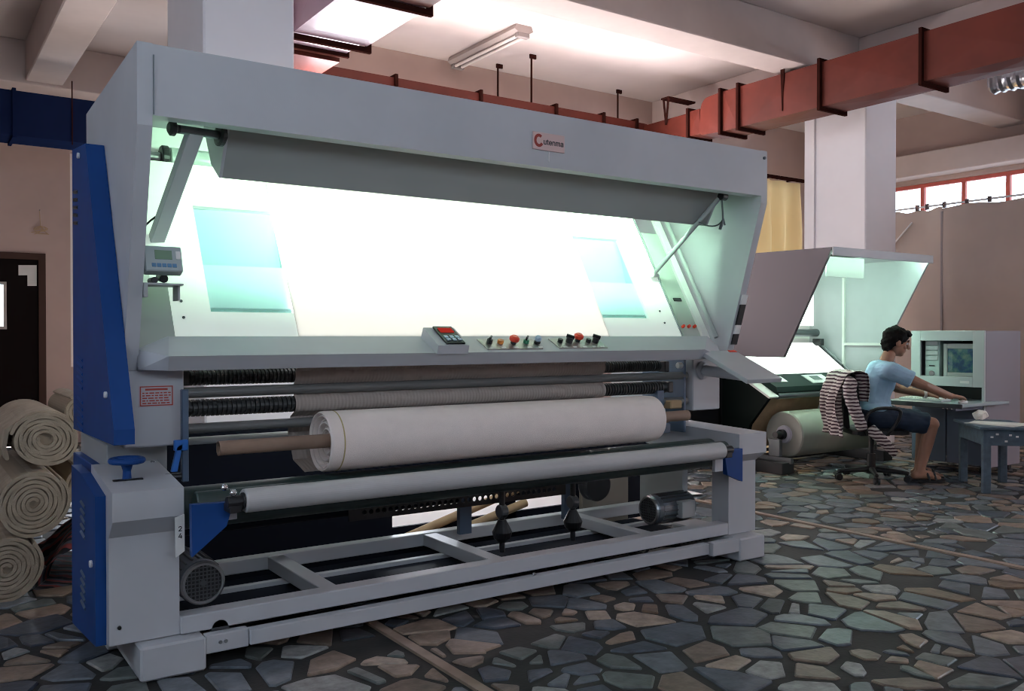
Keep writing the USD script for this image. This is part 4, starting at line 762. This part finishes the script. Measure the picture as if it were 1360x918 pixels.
part(cbx, 'drawer_rail', box(7.2, k0, y0+.01, y0+.03, .575, .60), CABB)
part(cbx, 'corner_post', box(k0-.004, k0+.02, y0, y0+.022, .06, .755, .002), PALEG)
for a in (k0+.08, k1-.08):
    for b in (y0+.06, y1-.06): part(cbx, 'castor', rod((a, b-.012, .03), (a, b+.012, .03), .03, 14), BLACK)
mon = thing('computer_monitor', 'beige monitor with a blue-green picture inside the cabinet opening', 'monitor', (7.8, 4.23, .785))
my0, my1 = 4.09, 4.40
part(mon, 'bezel', [box(k0+.06, k0+.10, my0, my0+.035, .80, 1.13, .004), box(k0+.06, k0+.10, my1-.035, my1, .80, 1.13, .004), box(k0+.06, k0+.10, my0+.035, my1-.035, 1.085, 1.13, .004), box(k0+.06, k0+.10, my0+.035, my1-.035, .80, .875, .004)], mat('monitor_case', (.42, .46, .44), .5))
part(mon, 'tube_case', hull([(k0+.10, my0+.01, .81), (k0+.10, my1-.01, .81), (k0+.10, my0+.01, 1.12), (k0+.10, my1-.01, 1.12), (k0+.42, my0+.07, .86), (k0+.42, my1-.07, .86), (k0+.42, my0+.07, 1.05), (k0+.42, my1-.07, 1.05)]), UsdShade.Material.Get(stage, '/World/Looks/monitor_case'))
part(mon, 'stand', box(k0+.12, k0+.34, my0+.06, my1-.06, .785, .82, .005), UsdShade.Material.Get(stage, '/World/Looks/monitor_case'))
scr = usdkit.material(stage, '/World/Looks/screen_picture', {'g': ('geometry', {}), 'n': ('noise_texture', {'scale': 14.0, 'detail': 3.0}), 'r': ('rgb_ramp', {'ramp': [(.3, (.02, .06, .10)), (.45, (.02, .09, .20)), (.55, (.06, .20, .20)), (.7, (.20, .34, .24))]}),
    'p': ('principled_bsdf', {'base_color': (.02, .03, .03), 'roughness': .15, 'emission_strength': .55})}, [('g.position', 'n.vector'), ('n.fac', 'r.fac'), ('r.color', 'p.emission_color')], surface='p.BSDF')
part(mon, 'screen', hull([(k0+.072+i*.012, my0+.035+a*(my1-my0-.07), .875+b*.21) for a in (0, 1) for b in (0, 1) for i in (0, 1)]+[(k0+.066, my0+.08+a*.15, .91+b*.14) for a in (0, 1) for b in (0, 1)]), scr)
pc_ = thing('computer_tower', 'pale computer tower with drive bays left of the monitor', 'computer', (7.8, 4.5, .785))
part(pc_, 'case', box(k0+.06, k0+.45, 4.435, 4.575, .785, 1.165, .006), mat('pc_case', (.40, .50, .48), .5))
for q in range(4): part(pc_, 'drive_bay', box(k0+.052, k0+.06, 4.447, 4.563, 1.115-q*.045, 1.150-q*.045, .002), PALEG)
part(pc_, 'power_button', rod((k0+.05, 4.505, .86), (k0+.06, 4.505, .86), .026, 20), STEEL); part(pc_, 'drive_slot', box(k0+.055, k0+.0605, 4.48, 4.53, .925, .934), BLACK)
single('computer_mouse', ball((7.235, 3.968, .650), .05, 2, (1.1, .62, .45)), WHITE, 'small pale mouse under the right hand of the seated man', 'mouse', smooth=True)
kb = thing('computer_keyboard', 'pale keyboard on the pull-out desk in front of the man', 'keyboard', (7.35, 4.38, .636))
part(kb, 'keyboard_body', box(7.26, 7.42, 4.17, 4.56, .636, .656, .004), PALEG)
part(kb, 'keys', [box(7.272+i*.024, 7.292+i*.024, 4.185+j*.024, 4.205+j*.024, .656, .664) for i in range(6) for j in range(15)], WHITE, kind='stuff')
single('paper_sheet', box(7.15, 7.25, 4.25, 4.55, .636, .638), PAPER, 'white paper sheet on the desk edge beside the keyboard', 'paper')

# small worn table
ta = math.radians(-45); tu = np.array([math.cos(ta), math.sin(ta), 0]); tv = np.array([-math.sin(ta), math.cos(ta), 0]); tz_ = np.array([0, 0, 1.0])
def TP(u, v, z): return np.array([6.78, 3.56, 0])+tu*u+tv*v+tz_*z
wt = thing('worn_wooden_table', 'low worn blue-grey wooden table with chipped paint beside the cabinet', 'table', (7.1, 3.7, 0))
tw_, td_ = .36, .62
for u, v in ((.03, .03), (tw_-.03, .03), (.03, td_-.03), (tw_-.03, td_-.03)): part(wt, 'leg', obox(TP(u, v, .24), tu, tv, tz_, .028, .028, .24, .004), OLDW)
for (u, v, hu, hv) in ((tw_/2, .012, tw_/2, .012), (tw_/2, td_-.012, tw_/2, .012)): part(wt, 'apron', obox(TP(u, v, .425), tu, tv, tz_, hu, hv, .06, .003), OLDW)
for (u, v, hu, hv) in ((.012, td_/2, .012, td_/2-.024), (tw_-.012, td_/2, .012, td_/2-.024)): part(wt, 'apron', obox(TP(u, v, .425), tu, tv, tz_, hu, hv, .06, .003), OLDW)
part(wt, 'table_top', obox(TP(tw_/2, td_/2, .497), tu, tv, tz_, tw_/2+.03, td_/2+.03, .011, .003), OLDW)
for i in range(6): part(wt, 'paint_chip', obox(TP(.06+.045*i+.01*math.sin(i*4), -.0005, .43+.03*math.sin(i*2.3)), tu, tv, tz_, .010, .001, .007), WHITE)
single('paper_pile', [obox(TP(.18, .24, .5095+.002*i), np.array([math.cos(.1*i), math.sin(.1*i), 0]), np.array([-math.sin(.1*i), math.cos(.1*i), 0]), tz_, .15-.01*i, .19, .001) for i in range(4)], PAPER, 'white papers spread on the small worn table', 'papers')
cr = ball((0, 0, 0), .06, 3, (1.3, .8, .6)); cr.vertices += .03*(meshkit.noise(cr.vertices*40)[:, None]-.5)*np.array([1, 1, 1]); cr.apply_translation(TP(.12, .46, .56)); single('crumpled_paper', cr, PAPER, 'crumpled white paper lump on the small worn table', 'crumpled paper')

# ------------------------------------------------------------------ office chair, jacket and the seated man
base = np.array([6.68, 4.42, 0.0]); fv, rv, zv = np.array([.8, -.6, 0]), np.array([-.6, -.8, 0]), np.array([0, 0, 1.0])
def W(f, r, u): return base+fv*f+rv*r+zv*u
ch = thing('office_chair', 'black swivel office chair with five castors, a man sitting on it', 'chair', W(-.02, 0, 0))
def chull(rs): return hull(rs)
part(ch, 'seat', hull([W(a, b, c) for a, b in ((-.24, -.18), (-.24, .18), (.18, -.22), (.18, .22), (.22, -.18), (.22, .18), (-.20, -.21), (-.20, .21)) for c in (.395, .425)]+[W(a, b, .442) for a in (-.18, .16) for b in (-.16, .16)]), BLACK)
part(ch, 'column', lathe(W(-.02, 0, .10), W(-.02, 0, .40), [(0, .035), (.12, .035), (.121, .022), (.30, .022)], 18), BLACK)
part(ch, 'seat_plate', obox(W(-.02, 0, .385), fv, rv, zv, .12, .09, .012, .004), BLACK)
part(ch, 'hub', lathe(W(-.02, 0, .055), W(-.02, 0, .12), [(0, .045), (.04, .05), (.065, .035)], 18), BLACK)
for k in range(5):
    a = k*2*math.pi/5+.5; e = W(-.02+.28*math.cos(a), .28*math.sin(a), .075); n0 = W(-.02+.03*math.cos(a), .03*math.sin(a), .09)
    sp_ = part(ch, 'base_arm', hull(list(ball(n0, .026, 1).vertices)+list(ball(e, .016, 1).vertices)), BLACK)
    ctr = e-zv*.047; dn = np.array([-math.sin(a), math.cos(a), 0]); dn = fv*dn[0]+rv*dn[1]
    cs_ = part(ch, 'castor', [rod(ctr-dn*.024, ctr-dn*.006, .028, 16, .003), rod(ctr+dn*.006, ctr+dn*.024, .028, 16, .003), rod(ctr+zv*.01, e, .009, 8), obox(ctr+zv*.012, dn, np.cross(zv, dn), zv, .008, .02, .02)], BLACK)
part(ch, 'back_stem', hull([W(-.20, b, .39) for b in (-.03, .03)]+[W(-.26, b, .46) for b in (-.03, .03)]+[W(-.25, b, .70) for b in (-.03, .03)]+[W(-.23, b, .70) for b in (-.03, .03)]), BLACK)
part(ch, 'backrest', hull([W(f+.09, r, u) for f, r, u in ((-.26, -.18, .56), (-.26, .18, .56), (-.30, -.16, .54), (-.30, .16, .54), (-.28, -.18, .82), (-.28, .18, .82), (-.32, -.16, .84), (-.32, .16, .84), (-.29, -.12, .87), (-.29, .12, .87))]), BLACK)
for s in (-1, 1): part(ch, 'armrest', [wire(curve([W(-.12, s*.21, .40), W(-.16, s*.255, .50), W(-.10, s*.26, .60), W(.05, s*.26, .615), W(.12, s*.26, .58), W(.08, s*.24, .47), W(.04, s*.21, .40)], 26), .014, 8)], BLACK)

def chain(js, rs):
    out = m3.Manifold()
    for (a, ra), (b, rb) in zip(list(zip(js, rs))[:-1], list(zip(js, rs))[1:]):
        A = m3.Manifold.sphere(ra, 20).translate(list(map(float, a))); B = m3.Manifold.sphere(rb, 20).translate(list(map(float, b)))
        out = out+m3.Manifold.batch_hull([A, B])
    return out
def ell(c, r, ax=None):
    T = np.eye(4); R = np.stack(ax, 1) if ax is not None else np.eye(3); T[:3, :3] = R*np.array(r)[None]; T[:3, 3] = c
    return m3.Manifold.sphere(1.0, 28).transform(T[:3].tolist())
AX = (fv, rv, zv)
def smooth_it(man, edge, it):
    mm = man.refine_to_length(edge).to_mesh(); t = trimesh.Trimesh(mm.vert_properties[:, :3], mm.tri_verts, process=True); t.merge_vertices(); trimesh.smoothing.filter_taubin(t, lamb=.5, nu=.53, iterations=it); return t
hd = np.array([.185, .0, 1.145])                             # head centre in the man's frame
sh = {1: (.075, .165, .915), -1: (.075, -.165, .915)}; el2 = {1: (.335, .185, .795), -1: (.28, -.235, .75)}; wr = {1: (.585, .085, .705), -1: (.475, -.12, .705)}
hip = {1: (.0, .085, .535), -1: (0, -.085, .535)}; kn = {1: (.43, .105, .475), -1: (.44, -.08, .485)}; an = {1: (.335, .10, .085), -1: (.40, -.07, .085)}
def w3(t): return W(*t)
body = ell(W(.0, 0, .56), (.12, .165, .10), AX)+chain([W(-.005, 0, .57), W(.005, 0, .70), W(.035, 0, .82), W(.055, 0, .88)], [.115, .105, .118, .105])
body = body+chain([w3(sh[1]), W(.06, 0, .90), w3(sh[-1])], [.055, .085, .055])+chain([W(.075, 0, .93), W(.12, 0, 1.04)], [.058, .052])
for s in (1, -1):
    body = body+chain([w3(sh[s]), w3(el2[s]), w3(wr[s])], [.054, .040, .027])
    body = body+chain([w3(hip[s]), w3(kn[s])], [.088, .058])+chain([w3(kn[s]), W(.40 if s > 0 else .43, an[s][1], .35), w3(an[s])], [.054, .054, .036])
    f0, f1 = an[s][0], an[s][1]; body = body+m3.Manifold.batch_hull([m3.Manifold.sphere(.034, 16).translate(list(map(float, W(f0-.035, f1, .055)))), m3.Manifold.sphere(.030, 16).translate(list(map(float, W(f0+.10, f1+.005*s, .052)))), m3.Manifold.sphere(.030, 16).translate(list(map(float, W(f0, f1, .085))))])
    body = body+m3.Manifold.batch_hull([m3.Manifold.sphere(.024, 14).translate(list(map(float, W(f0+.09, f1-.022, .046)))), m3.Manifold.sphere(.022, 14).translate(list(map(float, W(f0+.09, f1+.026, .044)))), m3.Manifold.sphere(.014, 12).translate(list(map(float, W(f0+.165, f1-.02, .036)))), m3.Manifold.sphere(.012, 12).translate(list(map(float, W(f0+.15, f1+.03, .034))))])
    for q in range(5): body = body+chain([W(f0+.145, f1-.028*s+.014*q*s, .037), W(f0+.180-.008*q, f1-.030*s+.0155*q*s, .033)], [.0105-.0008*q, .0085-.0006*q])
# head: looks along f, a little down
c, s_ = math.cos(-.27), math.sin(-.27); hf, hz = fv*c+zv*s_, zv*c-fv*s_; HA = (hf, rv, hz); HC = w3(hd)
def HP(f, r, u): return HC+hf*f+rv*r+hz*u
body = body+ell(HP(-.012, 0, .022), (.094, .074, .088), HA)+ell(HP(.028, 0, -.045), (.058, .054, .066), HA)+ell(HP(.052, 0, -.085), (.026, .026, .022), HA)
body = body+chain([HP(.082, 0, .018), HP(.106, 0, -.022)], [.010, .013])+ell(HP(.098, .011, -.024), (.010, .008, .007), HA)+ell(HP(.098, -.011, -.024), (.010, .008, .007), HA)
body = body+ell(HP(.079, 0, -.050), (.012, .024, .006), HA)+ell(HP(.077, 0, -.061), (.012, .021, .006), HA)+chain([HP(.078, -.034, .026), HP(.086, 0, .024), HP(.078, .034, .026)], [.009, .011, .009])
for s in (1, -1): body = body+ell(HP(-.012, .074*s, -.008), (.020, .009, .031), HA)+ell(HP(.055, .036*s, -.028), (.02, .018, .02), HA)
def hand(s, wpos, dirv, nrm_, grip):
    d_ = np.array(dirv)/np.linalg.norm(dirv); side = np.cross(nrm_, d_); side /= np.linalg.norm(side); up_ = np.cross(d_, side)
    def h(a, b, c_): return wpos+d_*a+side*b+up_*c_
    pm = m3.Manifold.batch_hull([m3.Manifold.sphere(r, 14).translate(list(map(float, h(*p)))) for p, r in (((.0, 0, 0), .023), ((.03, .026, .0), .014), ((.03, -.026, 0), .014), ((.085, .033, .0), .0115), ((.085, -.033, -.002), .0105))])
    for q, (o, L_) in enumerate(((.030, .070), (.011, .078), (-.011, .073), (-.031, .058))):
        g = grip; p0 = h(.082, o, 0); p1 = h(.082+L_*.45*math.cos(g*.4), o*1.08, -L_*.45*math.sin(g*.4)); p2 = p1+d_*(L_*.32*math.cos(g))-up_*(L_*.32*math.sin(g)); p3 = p2+d_*(L_*.26*math.cos(g*1.4))-up_*(L_*.26*math.sin(g*1.4))
        pm = pm+chain([p0, p1, p2, p3], [.0100, .0092, .0085, .0075])
    t = 1 if s > 0 else -1
    pm = pm+chain([h(.022, .022*t, -.004), h(.055, .050*t, -.012), h(.083, .056*t, -.020)], [.0145, .0105, .0088]); return pm
hR = hand(1, w3(wr[1]), W(.78, .0, .690)-w3(wr[1]), zv, .45); hL = hand(-1, w3(wr[-1]), W(.64, -.09, .700)-w3(wr[-1]), zv, .4)
body_t = smooth_it(body+chain([w3(wr[1]), w3(wr[1])+.012*fv], [.027, .024]), .013, 8)
hands_t = [smooth_it(hR, .004, 4), smooth_it(hL, .004, 4)]
mn = thing('person', 'man with dark hair in a pale blue t-shirt and navy shorts working at the computer', 'person', W(0, 0, 0))
mmerge = trimesh.boolean.union([body_t]+hands_t, engine='manifold') if all(t.is_watertight for t in [body_t]+hands_t) else cat_([body_t]+hands_t)
part(mn, 'body', mmerge, SKIN, smooth=True)
for s in (1, -1):
    e_ = part(mn, 'eye', ball(HP(.0725, .031*s, .008), .0095, 2), WHITE); part(e_, 'iris', ball(HP(.0795, .031*s, .008), .0048, 1), BLACK)
    part(mn, 'eyebrow', wire(curve([HP(.079, .015*s, .030), HP(.081, .032*s, .036), HP(.070, .050*s, .030)], 6), .0045, 6), HAIR)
hair = (ell(HP(-.022, 0, .038), (.103, .085, .092), HA)+ell(HP(-.055, 0, -.010), (.066, .074, .092), HA)+ell(HP(.052, 0, .088), (.042, .058, .030), HA)) - ell(HP(.085, 0, -.03), (.085, .09, .085), HA) - ell(HP(.02, 0, -.095), (.085, .12, .075), HA)
ht = smooth_it(hair, .012, 3); ht.vertices += ht.vertex_normals*((meshkit.fbm(ht.vertices*45, 3)-.45)*.030)[:, None]; part(mn, 'hair', ht, HAIR, smooth=True)
G = .012
shirt = ell(W(.0, 0, .60), (.125+G, .165+G, .07), AX)+chain([W(-.005, 0, .60), W(.005, 0, .70), W(.035, 0, .82), W(.055, 0, .885)], [.122+G, .110+G, .122+G, .106+G])+chain([w3(sh[1]), W(.055, 0, .895), w3(sh[-1])], [.060+G, .090+G, .060+G])
for s in (1, -1):
    a, b = np.array(w3(sh[s])), np.array(w3(el2[s])); shirt = shirt+chain([a, a+(b-a)*.62], [.062+G, .058+G])
shirt = shirt-ell(W(.125, 0, 1.02), (.075, .075, .085), AX)
shirt = shirt-m3.Manifold.cube([2, 2, .4], True).translate([float(base[0]), float(base[1]), .36])
for s in (1, -1):
    a, b = np.array(w3(sh[s])), np.array(w3(el2[s])); d_ = (b-a)/np.linalg.norm(b-a); e = a+(b-a)*.60; cut = m3.Manifold.cube([.3, .3, .3], True)
    u_ = np.cross(d_, zv); u_ /= np.linalg.norm(u_); R_ = np.stack([d_, u_, np.cross(d_, u_)], 1); shirt = shirt-cut.transform(np.c_[R_, e+d_*.15].tolist())
stt = smooth_it(shirt, .014, 6); stt.vertices += stt.vertex_normals*((meshkit.fbm(stt.vertices*14, 3)-.5)*.022)[:, None]; part(mn, 'shirt', stt, SHIRT, smooth=True)
shorts = ell(W(-.005, 0, .55), (.138, .182, .105), AX)
for s in (1, -1):
    a, b = np.array(w3(hip[s])), np.array(w3(kn[s])); d_ = (b-a)/np.linalg.norm(b-a); shorts = shorts+chain([a, a+(b-a)*.5, a+(b-a)*1.0], [.104, .094, .082])
    u_ = np.cross(d_, zv); u_ /= np.linalg.norm(u_); R_ = np.stack([d_, u_, np.cross(d_, u_)], 1); shorts = shorts-m3.Manifold.cube([.3, .20, .3], True).transform(np.c_[R_, a+(b-a)*.90+d_*.15].tolist())
sht = smooth_it(shorts, .014, 4); sht.vertices += sht.vertex_normals*((meshkit.fbm(sht.vertices*18, 3)-.5)*.02)[:, None]; part(mn, 'shorts', sht, JEANS, smooth=True)
for s in (1, -1):
    f0, f1 = an[s][0], an[s][1]; sd_ = part(mn, 'sandal', prism_z(sg.MultiPoint([(f0-.075, f1), (f0+.10, f1-.042), (f0+.10, f1+.042), (f0+.19, f1-.02), (f0+.175, f1+.035)]).convex_hull.buffer(.018, quad_segs=4), 0, .022).apply_transform(np.array([[fv[0], rv[0], 0, base[0]], [fv[1], rv[1], 0, base[1]], [0, 0, 1, .001], [0, 0, 0, 1]])), BLACK)
    for q in (.06, .115): part(sd_, 'strap', wire(curve([W(f0+q, f1-.050, .018), W(f0+q-.005, f1-.038, .062-q*.12), W(f0+q-.008, f1, .090-q*.12), W(f0+q-.005, f1+.040, .062-q*.12), W(f0+q, f1+.052, .018)], 12), .010, 8), BLACK)
part(mn, 'wrist_band', lathe(w3(wr[-1])-.02*fv, w3(wr[-1])+.0*fv, [(0, .031), (.0, .034), (.02, .034), (.02, .031)], 20), WHITE)
# striped jacket over the backrest
def jgrid(fn, nu, nv, th):
    V = np.array([[fn(i/(nu-1), j/(nv-1)) for j in range(nv)] for i in range(nu)]); n_ = np.cross(np.gradient(V, axis=0), np.gradient(V, axis=1)); n_ /= np.linalg.norm(n_, axis=2, keepdims=True)+1e-9
    A = V.reshape(-1, 3); B = (V-n_*th).reshape(-1, 3); F = []
    for i in range(nu-1):
        for j in range(nv-1): a = i*nv+j; F += [[a, a+nv, a+nv+1], [a, a+nv+1, a+1]]
    F = np.array(F); return trimesh.Trimesh(np.vstack([A, B]), np.vstack([F, F[:, ::-1]+len(A)]), process=False)
def drape(u, v):                                             # u across, v from the front hem over the top to the back hem
    r = (u-.5)*.42*(1+.12*math.sin(v*6)); L_ = v*.95; z0_ = .885
    if L_ < .22: f, z = -.245, z0_-.22+L_
    elif L_ < .33: t = (L_-.22)/.11; f, z = -.245-.10*t, z0_+.02*math.sin(math.pi*t)
    else: f, z = -.345-.05*math.sin(min(1, (L_-.33)/.3)*1.6)-.02, z0_-(L_-.33)*.82
    w = .022*math.sin(u*21+v*4)+.018*math.sin(u*9-v*7); return W(f+w+.085, r+.012*math.sin(v*15), z)
jk = thing('striped_jacket', 'striped white and maroon knitted jacket hung over the chair back', 'jacket', W(-.36, 0, .4))
part(jk, 'jacket_body', jgrid(drape, 40, 40, .010), STRJ, smooth=True)
def sleeve(pts, r0, r1): 
    c_ = curve(pts, 24); n = 16; V, F = [], []
    for i, p in enumerate(c_):
        tg = c_[min(i+1, 23)]-c_[max(i-1, 0)]; tg /= np.linalg.norm(tg); u_ = np.cross(tg, rv+.3*fv); u_ /= np.linalg.norm(u_); w_ = np.cross(tg, u_); r = (r0+(r1-r0)*i/23)*(1+.07*math.sin(i*1.9))
        V += [p+r*(u_*math.cos(t)+w_*math.sin(t)*.8) for t in np.linspace(0, 2*np.pi, n, endpoint=False)]
    for i in range(23):
        for j in range(n): k = (j+1) % n; F += [[i*n+j, (i+1)*n+j, (i+1)*n+k], [i*n+j, (i+1)*n+k, i*n+k]]
    V += [c_[0], c_[-1]]
    for j in range(n): k = (j+1) % n; F += [[len(V)-2, j, k], [len(V)-1, 23*n+k, 23*n+j]]
    m = trimesh.Trimesh(np.array(V), np.array(F), process=False); m.fix_normals(); return m
part(jk, 'sleeve', sleeve([W(-.25, .20, .83), W(-.28, .26, .72), W(-.24, .28, .58), W(-.18, .25, .45)], .058, .046), STRJ, smooth=True)
part(jk, 'sleeve', sleeve([W(-.26, -.17, .83), W(-.33, -.21, .70), W(-.33, -.21, .54), W(-.30, -.20, .42)], .055, .042), STRJ, smooth=True)
part(jk, 'jacket_tail', sleeve([W(-.10, .20, .44), W(-.02, .24, .36), W(.06, .22, .28), W(.10, .20, .24)], .05, .03), STRJ, smooth=True)
